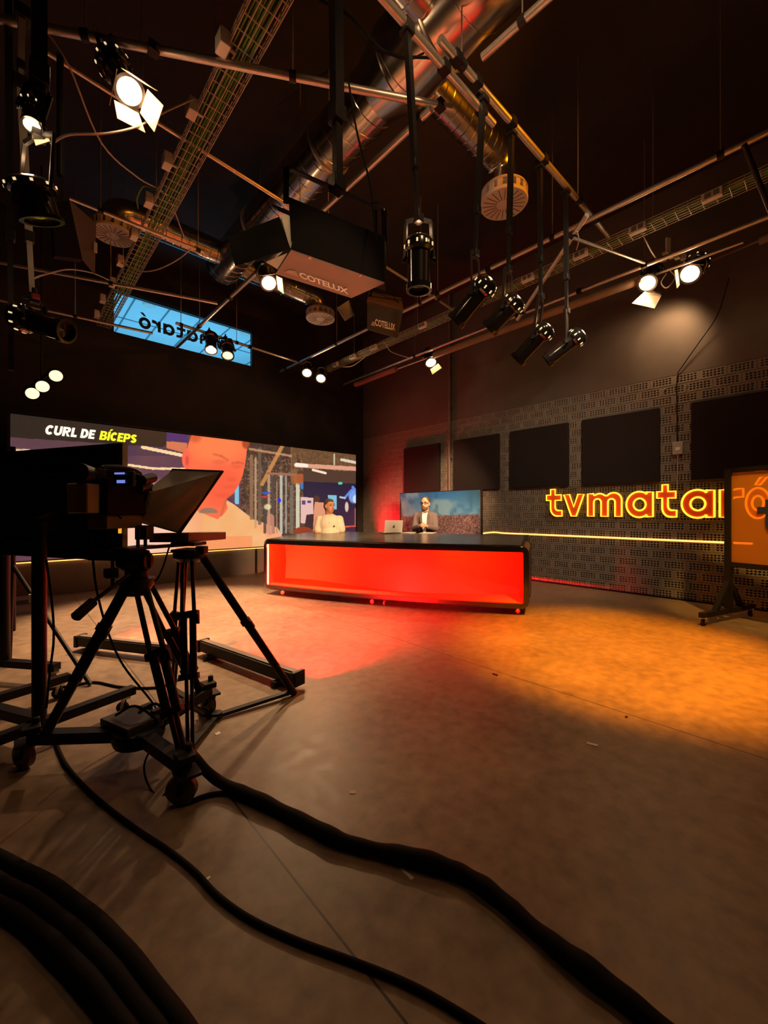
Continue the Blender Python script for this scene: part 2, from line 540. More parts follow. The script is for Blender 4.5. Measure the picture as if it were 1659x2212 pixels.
def brick_facing():
    vs, fs = [], []
    j, dm, dh = 0.006, 0.006, 0.11

    def quad(*p):
        k = len(vs)
        vs.extend(p)
        fs.append((k, k + 1, k + 2, k + 3))
    # local: a along the wall, b up, c depth into the wall
    A0, A1, B0, B1 = j, BL - j, j, BH - j
    for (p, q) in (((0, 0), (BL, 0)), ((BL, 0), (BL, BH)), ((BL, BH), (0, BH)), ((0, BH), (0, 0))):
        ins = lambda u: (A0 if u[0] == 0 else A1, B0 if u[1] == 0 else B1)
        pi, qi = ins(p), ins(q)
        quad((p[0], p[1], dm), (q[0], q[1], dm), (qi[0], qi[1], dm), (pi[0], pi[1], dm))
        quad((pi[0], pi[1], dm), (qi[0], qi[1], dm), (qi[0], qi[1], 0), (pi[0], pi[1], 0))
    ma, mbb = 0.020, 0.013
    H0, H1, V0, V1 = A0 + ma, A1 - ma, B0 + mbb, B1 - mbb
    quad((A0, B0, 0), (A1, B0, 0), (A1, V0, 0), (A0, V0, 0))
    quad((A0, V1, 0), (A1, V1, 0), (A1, B1, 0), (A0, B1, 0))
    quad((A0, V0, 0), (H0, V0, 0), (H0, V1, 0), (A0, V1, 0))
    quad((H1, V0, 0), (A1, V0, 0), (A1, V1, 0), (H1, V1, 0))
    cw, ch = (H1 - H0) / 6, (V1 - V0) / 3
    for i in range(6):
        for r in range(3):
            ca, cb = H0 + cw * (i + .5), V0 + ch * (r + .5)
            ra, rb = cw * 0.37, ch * 0.38
            ring = [(ca + ra * math.cos(PI / 4 * k + PI / 8), cb + rb * math.sin(PI / 4 * k + PI / 8)) for k in range(8)]
            cor = [(ca + cw / 2, cb + ch / 2), (ca - cw / 2, cb + ch / 2), (ca - cw / 2, cb - ch / 2), (ca + cw / 2, cb - ch / 2)]
            k0 = len(vs)
            vs.extend([(x, y, 0) for x, y in cor])
            vs.extend([(x, y, 0) for x, y in ring])
            vs.extend([(x, y, dh) for x, y in ring])
            # corner k sits between ring[2k] and ring[2k+1]
            for k in range(4):
                fs.append((k0 + k, k0 + 4 + 2 * k + 1, k0 + 4 + 2 * k))
                n2 = (2 * k + 2) % 8
                fs.append((k0 + k, k0 + (k + 1) % 4, k0 + 4 + n2, k0 + 4 + 2 * k + 1))
            for k in range(8):
                k2 = (k + 1) % 8
                fs.append((k0 + 4 + k, k0 + 4 + k2, k0 + 12 + k2, k0 + 12 + k))
            fs.append(tuple(k0 + 12 + k for k in range(8)))
    V = np.array(vs)
    nb = len(V)
    sizes = np.array([len(f) for f in fs])
    flat = np.concatenate([np.array(f) for f in fs])
    allv, allf, alls = [], [], []
    cnt = 0
    for r in range(NC):
        y = YB + (0 if r % 2 else BL / 2)
        while y > -1.6:
            P = np.empty_like(V)
            P[:, 0] = XR + V[:, 2]
            P[:, 1] = np.minimum(y - V[:, 0], YB)
            P[:, 2] = r * BH + V[:, 1]
            allv.append(P); allf.append(flat + cnt * nb); alls.append(sizes)
            cnt += 1
            y -= BL
    AV = np.concatenate(allv); AF = np.concatenate(allf); AS = np.concatenate(alls)
    me = bpy.data.meshes.new('wall_right_brick')
    me.vertices.add(len(AV)); me.vertices.foreach_set('co', AV.ravel())
    me.loops.add(len(AF)); me.loops.foreach_set('vertex_index', AF.astype(np.int32))
    me.polygons.add(len(AS))
    me.polygons.foreach_set('loop_start', np.concatenate([[0], np.cumsum(AS)[:-1]]).astype(np.int32))
    me.update(calc_edges=True)
    me.validate()
    o = link('wall_right.001', me, brickm, None)
    o['kind'] = 'structure'


brick_facing()

# letter outlines of the studio's own sign (x height 1)
def arc(cx, cy, r, a0, a1, n=14, ry=None):
    ry = r if ry is None else ry
    return [(cx + r * math.cos(math.radians(a0 + (a1 - a0) * k / n)), cy + ry * math.sin(math.radians(a0 + (a1 - a0) * k / n))) for k in range(n + 1)]


LET = {
    't': [[(.24, 1.27), (.50, 1.27), (.50, 1.0), (.84, 1.0), (.84, .74), (.50, .74), (.50, .42)] + arc(.66, .42, .16, 180, 270, 6) + [(.88, .26), (.88, 0), (.60, 0)] + arc(.60, .36, .36, 270, 180, 8) + [(.24, .74), (0, .74), (0, 1.0), (.24, 1.0)]],
    'v': [[(0, 1), (.31, 1), (.53, .42), (.75, 1), (1.06, 1), (.66, 0), (.40, 0)]],
    'm': [[(0, 0), (0, 1), (.26, 1), (.26, .93)] + arc(.50, .72, .28, 130, 45, 6) + [(.76, .90)] + arc(1.06, .70, .32, 140, 0, 10) + [(1.38, 0), (1.12, 0), (1.12, .62)] + arc(.98, .62, .14, 0, 180, 8) + [(.84, 0), (.56, 0), (.56, .62)] + arc(.41, .62, .15, 0, 180, 8) + [(.26, 0)]],
    'a': [[(1.08, 1), (1.08, 0), (.80, 0), (.80, .09)] + arc(.52, .5, .53, -52, -308, 26) + [(.80, .91), (.80, 1)], arc(.54, .5, .25, 0, 345, 17)],
    'r': [[(0, 0), (0, 1), (.27, 1), (.27, .86)] + arc(.62, .66, .36, 150, 90, 6) + [(.80, 1.02), (.80, .72), (.62, .72)] + arc(.62, .38, .34, 90, 180, 6) + [(.27, 0)]],
    'o': [arc(.53, .5, .53, 0, 352, 28), arc(.53, .5, .25, 0, 345, 18)],
    'q': [[(.40, 1.13), (.66, 1.42), (.96, 1.42), (.64, 1.13)]],
}

# window high in the back wall, the lit office behind it
wb = MB()
for (c, s_) in ((((WX0 + WX1) / 2, YB + 0.05, WZ0 + .012), (WX1 - WX0, 0.05, 0.025)), (((WX0 + WX1) / 2, YB + 0.05, WZ1 - .012), (WX1 - WX0, 0.05, 0.025)),
                ((WX0 + .012, YB + 0.05, (WZ0 + WZ1) / 2), (0.025, 0.05, WZ1 - WZ0)), ((WX1 - .012, YB + 0.05, (WZ0 + WZ1) / 2), (0.025, 0.05, WZ1 - WZ0))):
    wb.box(c, s_)
win = struct('window_1', wb, black)
obj('pane', MB().box(((WX0 + WX1) / 2, YB + 0.05, (WZ0 + WZ1) / 2), (WX1 - WX0 - 0.04, 0.008, WZ1 - WZ0 - 0.04)), pane, win)
pL, pR = onY(300, 693, YB + 0.06), onY(503, 745, YB + 0.06)
bl = (pL.z + pR.z) / 2 - 0.12
tm = MB()
adv = (('t', 0, .88), ('v', 1.0, 1.06), ('m', 2.2, 1.38), ('a', 3.8, 1.08), ('t', 5.05, .88), ('a', 6.1, 1.08), ('r', 7.4, .8), ('o', 8.3, 1.06), ('q', 8.3, 1.06))
us = (pR.x - pL.x) / 9.36
for ch, x0, w in adv:
    tm.poly([[((x0 + p[0]) * us, p[1] * 0.185) for p in lp] for lp in LET[ch]], (pR.x, YB + 0.068, bl), (-1, 0, 0), (0, 0, 1), 0.003)
obj('lettering', tm, winletter, win)
EX0, EX1, EY0, EY1, EZ0, EZ1 = 0.2, 5.6, YB + 0.16, YB + 3.3, 3.2, 5.15
struct('ceiling.001', MB().box(((EX0 + EX1) / 2, (EY0 + EY1) / 2, EZ1 + 0.03), (EX1 - EX0, EY1 - EY0, 0.06)), xceil)
struct('wall_far', MB().box(((EX0 + EX1) / 2, EY1 + 0.03, (EZ0 + EZ1) / 2), (EX1 - EX0, 0.06, EZ1 - EZ0))
       .box((EX0, (EY0 + EY1) / 2, (EZ0 + EZ1) / 2), (0.06, EY1 - EY0, EZ1 - EZ0)).box((EX1, (EY0 + EY1) / 2, (EZ0 + EZ1) / 2), (0.06, EY1 - EY0, EZ1 - EZ0))
       .box(((EX0 + EX1) / 2, (EY0 + EY1) / 2, EZ0), (EX1 - EX0, EY1 - EY0, 0.06)), xceil)
mb = MB()
for k in range(9):
    x = EX0 + 0.35 + 0.6 * k
    mb.box((x, (EY0 + EY1) / 2, EZ1 - 0.006), (0.024, EY1 - EY0, 0.012))
mb.box(((EX0 + EX1) / 2, EY0 + 1.9, EZ1 - 0.006), (EX1 - EX0, 0.02, 0.012))
struct('trim_1', mb, mat('ceiling_rail', (0.16, 0.22, 0.27), 0.7))
lamp('AREA', 'office_lamp', ((EX0 + EX1) / 2, EY0 + 1.4, EZ0 + 0.25), ((EX0 + EX1) / 2, EY0 + 1.4, EZ1), 62, (0.18, 0.62, 0.92), shape='RECTANGLE', size=4.6, size_y=2.4)
for (px, py) in ((322, 661), (530, 723)):
    p = onZ(px, py, EZ1 - 0.02)
    d = obj('ceiling_speaker', MB().lathe([(0, 0), (.10, 0), (.12, .018), (0, .02)], (p.x, p.y, EZ1 - 0.02), (0, 0, 1)), whitep)
    tag(d, 'round flush ceiling fitting seen through the blue window, ' + ('towards its left end' if px < 400 else 'by its right end'), 'ceiling fitting')

# skirting along the right wall
struct('baseboard_right', MB().box((XR - 0.008, 2.9, 0.012), (0.016, 9.8, 0.024)), blackmatte)

# ------------------------------------------------------------------ painted displays
def poly_mask(X, Y, pts):
    m = np.zeros(X.shape, bool)
    n = len(pts)
    for i in range(n):
        x0, y0 = pts[i]
        x1, y1 = pts[(i + 1) % n]
        if y0 == y1:
            continue
        c = (y0 > Y) != (y1 > Y)
        m ^= c & (X < (x1 - x0) * (Y - y0) / (y1 - y0) + x0)
    return m


def ell(X, Y, cx, cy, rx, ry, soft=0.0):
    d = ((X - cx) / rx) ** 2 + ((Y - cy) / ry) ** 2
    return np.clip((1 + soft - d) / max(2 * soft, 1e-3), 0, 1) if soft else (d < 1).astype(float)


def seg(X, Y, x0, y0, x1, y1, w):
    dx, dy = x1 - x0, y1 - y0
    t = np.clip(((X - x0) * dx + (Y - y0) * dy) / (dx * dx + dy * dy), 0, 1)
    return (np.hypot(X - x0 - t * dx, Y - y0 - t * dy) < w / 2).astype(float)


def lin(c):
    c = np.array(c) / 255.0
    return np.where(c <= 0.04045, c / 12.92, ((c + 0.055) / 1.055) ** 2.4)


def noise2(shape, cell):
    h, w = shape
    g = rng.random((h // cell + 3, w // cell + 3))
    yy, xx = np.mgrid[0:h, 0:w] / cell
    y0, x0 = yy.astype(int), xx.astype(int)
    fy, fx = yy - y0, xx - x0
    fy, fx = fy * fy * (3 - 2 * fy), fx * fx * (3 - 2 * fx)
    return (g[y0, x0] * (1 - fy) * (1 - fx) + g[y0, x0 + 1] * (1 - fy) * fx + g[y0 + 1, x0] * fy * (1 - fx) + g[y0 + 1, x0 + 1] * fy * fx)


def picture_mesh(name, P, rgb, m, parent):
    """P (h, w, 3) points, rgb (h, w, 3) 0-255 display colours"""
    h, w = P.shape[:2]
    org = np.array(ORG[parent.name])
    me = bpy.data.meshes.new(name)
    idx = np.arange(h * w).reshape(h, w)
    f = np.stack([idx[:-1, :-1], idx[1:, :-1], idx[1:, 1:], idx[:-1, 1:]], -1).reshape(-1)
    me.vertices.add(h * w); me.vertices.foreach_set('co', (P - org).reshape(-1))
    me.loops.add(len(f)); me.loops.foreach_set('vertex_index', f.astype(np.int32))
    me.polygons.add(len(f) // 4)
    me.polygons.foreach_set('loop_start', np.arange(0, len(f), 4).astype(np.int32))
    me.update(calc_edges=True)
    a = me.color_attributes.new('picture', 'FLOAT_COLOR', 'POINT')
    c = np.ones((h * w, 4), np.float32)
    c[:, :3] = lin(np.clip(rgb, 0, 255)).reshape(-1, 3)
    a.data.foreach_set('color', c.ravel())
    return link(name, me, m, parent)


def project(P):
    d = P[..., 0] * FW.x + P[..., 1] * FW.y
    l = P[..., 0] * RT.x + P[..., 1] * RT.y
    return CX + FPX * l / d, CY - FPX * (P[..., 2] - CAMH) / d


SX0, SX1, SZ0, SZ1 = 0.01, 5.80, 0.49, 2.45
vw = thing('video_wall', ((SX0 + SX1) / 2, YS + 0.1, 0), 'wide lit video wall showing a big close-up face and gym gear', 'video wall')
obj('cabinet', MB().box(((SX0 + SX1) / 2, YS + 0.10, (SZ0 + SZ1) / 2), (SX1 - SX0 + 0.04, 0.17, SZ1 - SZ0 + 0.04)), blackmatte, vw)
h_, w_ = 230, 680
xx, zz = np.meshgrid(np.linspace(SX0 + .01, SX1 - .01, w_), np.linspace(SZ1 - .01, SZ0 + .01, h_))
P = np.stack([xx, np.full_like(xx, YS + 0.005), zz], -1)
X, Y = project(P)
img = np.zeros((h_, w_, 3))
n1, n2, n3 = noise2((h_, w_), 10), noise2((h_, w_), 4), noise2((h_, w_), 26)


def put(mask, col, a=1.0):
    global img
    mm = (np.asarray(mask, float) * a)[..., None]
    img = img * (1 - mm) + np.array(col, float) * mm


img[:] = (112, 74, 78)
put(Y < 985, (88, 62, 74))
put(n3, (70, 48, 78), 0.5)
put(X > 520, (104, 74, 56))
put((X > 520) * n2, (58, 40, 34), 0.8)
put((X > 520) * np.clip((n1 - .5) * 3, 0, 1), (176, 124, 88), 0.35)
put((X > 520) * (noise2((h_, w_), 2) > .6), (50, 36, 32), 0.35)
put((X > 520) * (noise2((h_, w_), 3) > .72), (206, 170, 140), 0.35)
put((X > 520) & (Y < 985), (70, 50, 40), 0.7)
# ceiling lines of light behind the face, left
for a_ in ((18, 969, 62, 973, 7), (308, 966, 400, 985, 7), (268, 1003, 330, 1012, 5), (330, 1012, 400, 1013, 5)):
    put(seg(X, Y, *a_), (255, 214, 160))
put(seg(X, Y, 20, 1035, 262, 1045, 20), (90, 60, 90))
put(poly_mask(X, Y, [(360, 932), (404, 937), (404, 957), (360, 953)]), (78, 50, 104))
put(poly_mask(X, Y, [(360, 953), (404, 957), (404, 980), (360, 968)]), (214, 120, 82))
# peach lower left, shirt
put(poly_mask(X, Y, [(250, 1060), (300, 1052), (396, 1070), (440, 1085), (600, 1140), (640, 1215), (240, 1230)]), (246, 168, 118))
put(ell(X, Y, 300, 1135, 90, 90, 0.6), (252, 204, 178), 0.9)
put(poly_mask(X, Y, [(486, 1078), (506, 1090), (545, 1120), (572, 1155), (620, 1215), (430, 1220), (440, 1100)]), (243, 176, 112))
put(np.clip((n3 - .35) * 2, 0, 1) * poly_mask(X, Y, [(486, 1078), (506, 1090), (545, 1120), (572, 1155), (620, 1215), (300, 1220), (440, 1100)]), (250, 190, 140), 0.45)
put((Y > 1158) * (X < 545) * (X > 380), (250, 146, 92), 0.75)
# machine posts behind, right
for (x, w2, y0, y1, c) in ((543, 7, 985, 1120, (150, 112, 80)), (552, 4, 990, 1140, (196, 156, 120)), (561, 8, 970, 1130, (112, 92, 74)), (572, 6, 1000, 1150, (74, 66, 60)),
                           (581, 5, 1020, 1150, (190, 160, 130)), (590, 6, 1030, 1150, (84, 72, 66)), (598, 3, 1040, 1150, (170, 136, 110)), (607, 6, 1028, 1152, (204, 202, 186)),
                           (618, 4, 1028, 1150, (170, 168, 160)), (630, 7, 1050, 1150, (120, 110, 96)), (635, 14, 965, 1040, (140, 100, 64)), (643, 8, 1046, 1142, (226, 226, 196)),
                           (653, 8, 965, 1000, (170, 116, 72))):
    put(seg(X, Y, x, y0, x, y1, w2), c, 0.85)
put(seg(X, Y, 610, 963, 566, 1046, 8), (196, 132, 76))
put(seg(X, Y, 578, 1022, 640, 1026, 5), (160, 110, 84))
put(seg(X, Y, 540, 970, 630, 985, 5), (206, 150, 110), 0.8)
put(ell(X, Y, 650, 1035, 18, 12, .3), (186, 96, 52), 0.85)
put(ell(X, Y, 653, 1050, 4, 7), (52, 122, 200))
put(ell(X, Y, 575, 1065, 9, 2.5), (40, 90, 210)); put(ell(X, Y, 572, 1073, 8, 2), (196, 60, 60)); put(ell(X, Y, 603, 1081, 4, 5), (34, 40, 220))
put(seg(X, Y, 512, 1050, 512, 1085, 9), (130, 196, 220)); put(ell(X, Y, 578, 1095, 8, 6, .4), (244, 226, 170), .8)
put(seg(X, Y, 584, 1118, 584, 1148, 16), (212, 142, 114), .8)
# right part: dark blue hall
put(poly_mask(X, Y, [(655, 1012), (775, 1020), (775, 1160), (662, 1160), (655, 1075)]), (42, 33, 58))
put(poly_mask(X, Y, [(655, 1012), (775, 1020), (775, 1045), (655, 1040)]), (84, 60, 48))
put(poly_mask(X, Y, [(630, 962), (775, 980), (775, 1014), (655, 1000)]), (128, 90, 58))
put((X > 630) * (Y < 1014) * n2, (70, 48, 36), 0.5)
put(seg(X, Y, 640, 1005, 775, 1013, 9), (226, 160, 130)); put(seg(X, Y, 676, 1015, 703, 1022, 5), (255, 226, 196)); put(seg(X, Y, 738, 993, 772, 1000, 6), (226, 206, 186)); put(seg(X, Y, 722, 982, 722, 1003, 4), (196, 186, 150))
put(seg(X, Y, 640, 1004, 662, 1006, 8), (255, 236, 216))
put(poly_mask(X, Y, [(650, 1074), (677, 1075), (676, 1132), (650, 1130)]), (232, 186, 176))
put(poly_mask(X, Y, [(652, 1081), (660, 1081), (660, 1090), (652, 1090)]), (84, 70, 130)); put(poly_mask(X, Y, [(664, 1081), (672, 1081), (672, 1087), (664, 1087)]), (84, 70, 130))
put(ell(X, Y, 684, 1078, 7, 8), (84, 50, 40)); put(poly_mask(X, Y, [(680, 1084), (700, 1086), (704, 1120), (700, 1150), (672, 1150)]), (226, 150, 116))
put(poly_mask(X, Y, [(662, 1112), (678, 1110), (676, 1150), (656, 1150)]), (60, 40, 44)); put(ell(X, Y, 655, 1150, 22, 12), (150, 60, 34))
put(poly_mask(X, Y, [(708, 1069), (727, 1070), (727, 1100), (712, 1100)]), (130, 190, 214)); put(ell(X, Y, 735, 1044, 5, 3), (90, 200, 160))
put(ell(X, Y, 764, 1072, 11, 15, .3), (120, 160, 226)); put(ell(X, Y, 769, 1078, 7, 9, .3), (200, 226, 255)); put(seg(X, Y, 745, 1075, 760, 1058, 5), (96, 140, 226)); put(seg(X, Y, 762, 1052, 770, 1062, 5), (96, 140, 226))
put(ell(X, Y, 749, 1095, 4, 11, .3), (216, 196, 176)); put(seg(X, Y, 735, 1074, 745, 1076, 4), (190, 190, 214)); put(seg(X, Y, 700, 1140, 775, 1136, 3), (226, 96, 66))
put(seg(X, Y, 768, 1100, 768, 1134, 5), (140, 92, 84))
# the face
face = [(404, 1000), (405, 965), (414, 940), (440, 928), (530, 946), (534, 965), (532, 985), (529, 1005), (524, 1028), (516, 1048), (504, 1066), (490, 1077), (489, 1086), (492, 1097), (486, 1108), (470, 1122), (440, 1110), (410, 1095), (404, 1060)]
put(poly_mask(X, Y, face), (255, 112, 72))
put(ell(X, Y, 470, 965, 60, 32, .7) * poly_mask(X, Y, face), (255, 134, 78), .8)
put(ell(X, Y, 480, 1050, 45, 40, .7) * poly_mask(X, Y, face), (248, 92, 62), .7)
put(ell(X, Y, 403, 992, 10, 21, .15), (255, 104, 76)); put(ell(X, Y, 404, 995, 4, 11, .4), (222, 74, 58), .8)
for a_ in ((462, 981, 478, 985), (478, 985, 492, 994), (502, 1001, 514, 999), (514, 999, 525, 1001)):
    for k_ in (6, 4, 2):
        put(seg(X, Y, *a_, k_), (206, 88, 54), .28)
for (cx, cy, rx, ry) in ((473, 998, 15, 5), (513, 1008, 12, 5), (500, 1036, 9, 4), (496, 1052, 14, 4), (483, 1070, 18, 5)):
    put(ell(X, Y, cx, cy, rx, ry, .9), (224, 86, 58), .42)
put(ell(X, Y, 531, 958, 8, 11, .5), (176, 76, 42)); put(ell(X, Y, 422, 946, 12, 9, .8), (206, 84, 48), .7)
put(seg(X, Y, 488, 1080, 478, 1112, 6), (214, 102, 66), .7)
put(ell(X, Y, 450, 1106, 20, 9, .3) * (Y < 1108), (142, 118, 100), .9)
# caption bar
put(poly_mask(X, Y, [(10, 880), (352, 920), (360, 932), (359, 962), (350, 966), (10, 944)]), (50, 40, 33))
put(poly_mask(X, Y, [(10, 944), (262, 960), (262, 974), (10, 970)]), (98, 66, 72), .8)
img += (rng.random(img.shape) - .5) * 9
picture_mesh('screen', P, img, screenm, vw)
def stroke(cl, w):
    L_, R_ = [], []
    for i, p in enumerate(cl):
        a, b = cl[max(0, i - 1)], cl[min(len(cl) - 1, i + 1)]
        dx, dy = b[0] - a[0], b[1] - a[1]
        q = math.hypot(dx, dy) or 1
        L_.append((p[0] - dy / q * w / 2, p[1] + dx / q * w / 2))
        R_.append((p[0] + dy / q * w / 2, p[1] - dx / q * w / 2))
    return [L_ + R_[::-1]]


CAP = {
    'C': (.80, stroke(arc(.42, .5, .29, 42, 318, 22, .37), .27)),
    'U': (.82, stroke([(.14, 1), (.14, .38)] + arc(.41, .38, .27, 180, 360, 12, .25) + [(.68, .38), (.68, 1)], .27)),
    'R': (.84, [[(0, 0), (0, 1), (.52, 1)] + arc(.52, .71, .29, 90, -90, 10) + [(.82, 0), (.52, 0), (.34, .38), (.28, .38), (.28, 0)], [(.28, .62), (.28, .79), (.46, .79), (.53, .705), (.46, .62)]]),
    'L': (.62, [[(0, 0), (0, 1), (.28, 1), (.28, .25), (.62, .25), (.62, 0)]]),
    'D': (.82, [[(0, 0), (0, 1), (.36, 1)] + arc(.36, .5, .46, 90, -90, 14, .5), [(.28, .24), (.28, .76), (.38, .76), (.52, .62), (.52, .38), (.38, .24)]]),
    'E': (.66, [[(0, 0), (0, 1), (.65, 1), (.65, .77), (.28, .77), (.28, .62), (.60, .62), (.60, .40), (.28, .40), (.28, .23), (.66, .23), (.66, 0)]]),
    'B': (.82, [[(0, 0), (0, 1), (.5, 1)] + arc(.5, .75, .27, 80, -60, 8, .24) + arc(.52, .29, .30, 60, -90, 10, .29), [(.28, .60), (.28, .80), (.46, .80), (.52, .70), (.46, .60)], [(.28, .20), (.28, .41), (.48, .41), (.55, .305), (.48, .20)]]),
    'I': (.28, [[(0, 0), (0, 1), (.28, 1), (.28, 0)]]),
    "'": (0, [[(-.25, 1.08), (-.10, 1.30), (.16, 1.30), (-.06, 1.08)]]),
    'P': (.80, [[(0, 0), (0, 1), (.50, 1)] + arc(.50, .68, .31, 90, -90, 10, .32) + [(.28, .36), (.28, 0)], [(.28, .58), (.28, .79), (.45, .79), (.53, .685), (.45, .58)]]),
    'S': (.76, stroke(arc(.38, .71, .25, 20, 270, 14, .16) + arc(.38, .29, .25, 90, -160, 14, .16), .25)),
}


def caption(txt, o, width, h, depth):
    adv_, x = [], 0
    for ch in txt:
        adv_.append(x)
        x += .34 if ch == ' ' else (0 if ch == "'" else CAP[ch][0] + .06)
    k_ = width / (x + .15)
    m = MB()
    for ch, x0 in zip(txt, adv_):
        if ch != ' ':
            m.poly([[((x0 + p[0] + .22 * p[1]) * k_, p[1] * h) for p in lp] for lp in CAP[ch][1]], o, (1, 0, 0), (0, 0, 1), depth)
    return m


q0, q1, q2, q3 = onY(96, 938, YS), onY(207, 943, YS), onY(214, 945, YS), onY(297, 951, YS)
zb = onY(97, 938, YS).z
obj('caption', caption('CURL DE', (q0.x, YS, zb), q1.x - q0.x, .132, .004), capw, vw)
obj('caption', caption("BI'CEPS", (q2.x, YS, zb), q3.x - q2.x, .132, .004), capy, vw)
fr = MB()
fr.box((SX0 - 0.01, YS, (SZ0 + SZ1) / 2), (0.02, 0.05, SZ1 - SZ0 + 0.04)).box((SX1 + 0.01, YS, (SZ0 + SZ1) / 2), (0.02, 0.05, SZ1 - SZ0 + 0.04)).box(((SX0 + SX1) / 2, YS, SZ1 + 0.01), (SX1 - SX0, 0.05, 0.02))
obj('frame', fr, black, vw)
obj('light_strip', MB().box(((SX0 + SX1) / 2, YS - 0.012, SZ0 - 0.015), (SX1 - SX0, 0.012, 0.014)), stripm, vw)
xs = [SX0, 1.15, 2.30, 3.42, 4.45, SX1]
for i in range(5):
    obj('plinth_panel', MB().box(((xs[i] + xs[i + 1]) / 2, YS + 0.06, 0.23), (xs[i + 1] - xs[i] - 0.05, 0.1, 0.46)), basem, vw, bevel=0.004)
obj('plinth_core', MB().box(((SX0 + SX1) / 2, YS + 0.10, 0.22), (SX1 - SX0, 0.1, 0.44)), blackmatte, vw)

# ------------------------------------------------------------------ printed banner behind the right-hand presenter
XB = 5.95
bn = thing('backdrop_banner', (XB, 5.0, 0), 'printed banner of blue sky over a city behind the seated man in the blazer', 'banner')
y0b, y1b, zt, zbm = onX(864, 1065, XB).y, onX(1037, 1059, XB).y, 1.53, 0.35
h_, w_ = 120, 200
vv, uu = np.meshgrid(np.linspace(0, 1, h_), np.linspace(0, 1, w_), indexing='ij')
bow = 0.03 * np.sin(vv * PI) * (1 - uu)
P = np.stack([XB + 0.0 * uu + bow, y0b + (y1b - y0b) * uu - 0.04 * np.sin(vv * PI * .8) * (1 - uu) ** 3, zt + (zbm - zt) * vv], -1)
X, Y = project(P)
img = np.zeros((h_, w_, 3))
a_, b_ = noise2((h_, w_), 24), noise2((h_, w_), 9)
sk = np.clip((Y - 1062) / 50, 0, 1)
img[:] = (36, 108, 190)
put(sk * .8, (120, 170, 205)); put(np.clip((a_ - .5) * 2.2, 0, .7), (130, 176, 210)); put(np.clip((b_ - .5) * 1.5, 0, .4), (30, 88, 160))
put(np.clip((X - 960) / 90, 0, 1) * (1 - sk), (58, 92, 104), .8)
put(poly_mask(X, Y, [(860, 1075), (868, 1072), (905, 1108), (905, 1120), (860, 1120)]) * np.clip((b_ - .2) * 1.6, 0, 1), (160, 172, 180), .55)
city = np.clip((Y - 1112 + (X - 950) * .03) / 4, 0, 1)
put(city, (116, 92, 98))
sp_ = rng.random((h_, w_))
put(city * (noise2((h_, w_), 3) > .5), (74, 54, 70), .7); put(city * (sp_ > .72), (60, 44, 58), .8); put(city * (sp_ < .2), (180, 150, 144), .8)
picture_mesh('print', P, img, printm, bn)
obj('pole', MB().tube([(XB + .02, y0b, 0.05), (XB + .02, y0b, zt)], 0.012).tube([(XB + .02, y1b - .02, 0.05), (XB + .02, y1b - .02, zt)], 0.02), black, bn)
obj('top_rail', MB().beam((XB + .012, y0b, zt), (XB + .012, y1b - .03, zt), 0.02, 0.025), black, bn)
obj('base', MB().box((XB + 0.03, (y0b + y1b) / 2, 0.04), (0.3, abs(y1b - y0b), 0.08)), black, bn, bevel=0.01)
obj('lower_cloth', MB().box((XB + 0.01, (y0b + y1b) / 2, 0.22), (0.004, abs(y1b - y0b) - .02, 0.28)), darkfab, bn)

# ------------------------------------------------------------------ right wall: panels, conduit, strip, sign
names = ('nearest the room corner', 'just right of the wall conduit', 'above the first letters of the neon sign', 'above the middle of the neon sign', 'above the amber board on the stand')
for i, yl in enumerate((6.34, 4.98, 3.757, 2.545, 1.20)):
    o = obj('acoustic_panel', MB().box((XR - 0.03, yl - 0.5, 2.05), (0.06, 1.0, 0.985)), panelm, bevel=0.008)
    tag(o, 'square black acoustic panel on the brick wall, ' + names[i], 'acoustic panel', 'acoustic panels in a row')
yc = onX(973, 900, XR).y
cd = thing('conduit', (XR - 0.03, yc, 0), 'grey vertical conduit running up the brick wall between acoustic panels', 'pipe')
obj('pipe', MB().cyl((XR - 0.03, yc, 0), (XR - 0.03, yc, ZC), 0.026), mat('conduit_grey', (0.16, 0.14, 0.12), 0.6), cd)
for z in (1.2, 2.2, 3.2, 4.2):
    obj('bracket', MB().box((XR - 0.012, yc, z), (0.024, 0.08, 0.03)), black, cd)
ys0, ys1 = onX(1045, 1151, XR).y, 0.62
pts = [(XR - 0.012, ys0, 0.755), (XR - 0.012, ys0 - .1, 0.772), (XR - 0.012, ys0 - .25, 0.785), (XR - 0.012, ys0 - .45, 0.776)] + [(XR - 0.012, ys0 - .45 - (ys0 - .45 - ys1) * k / 6, 0.777) for k in range(1, 7)]
tag(obj('light_strip', MB().tube(smooth(pts, 4), 0.0125), stripm), 'thin glowing amber light strip running along the brick wall under the sign', 'light strip')


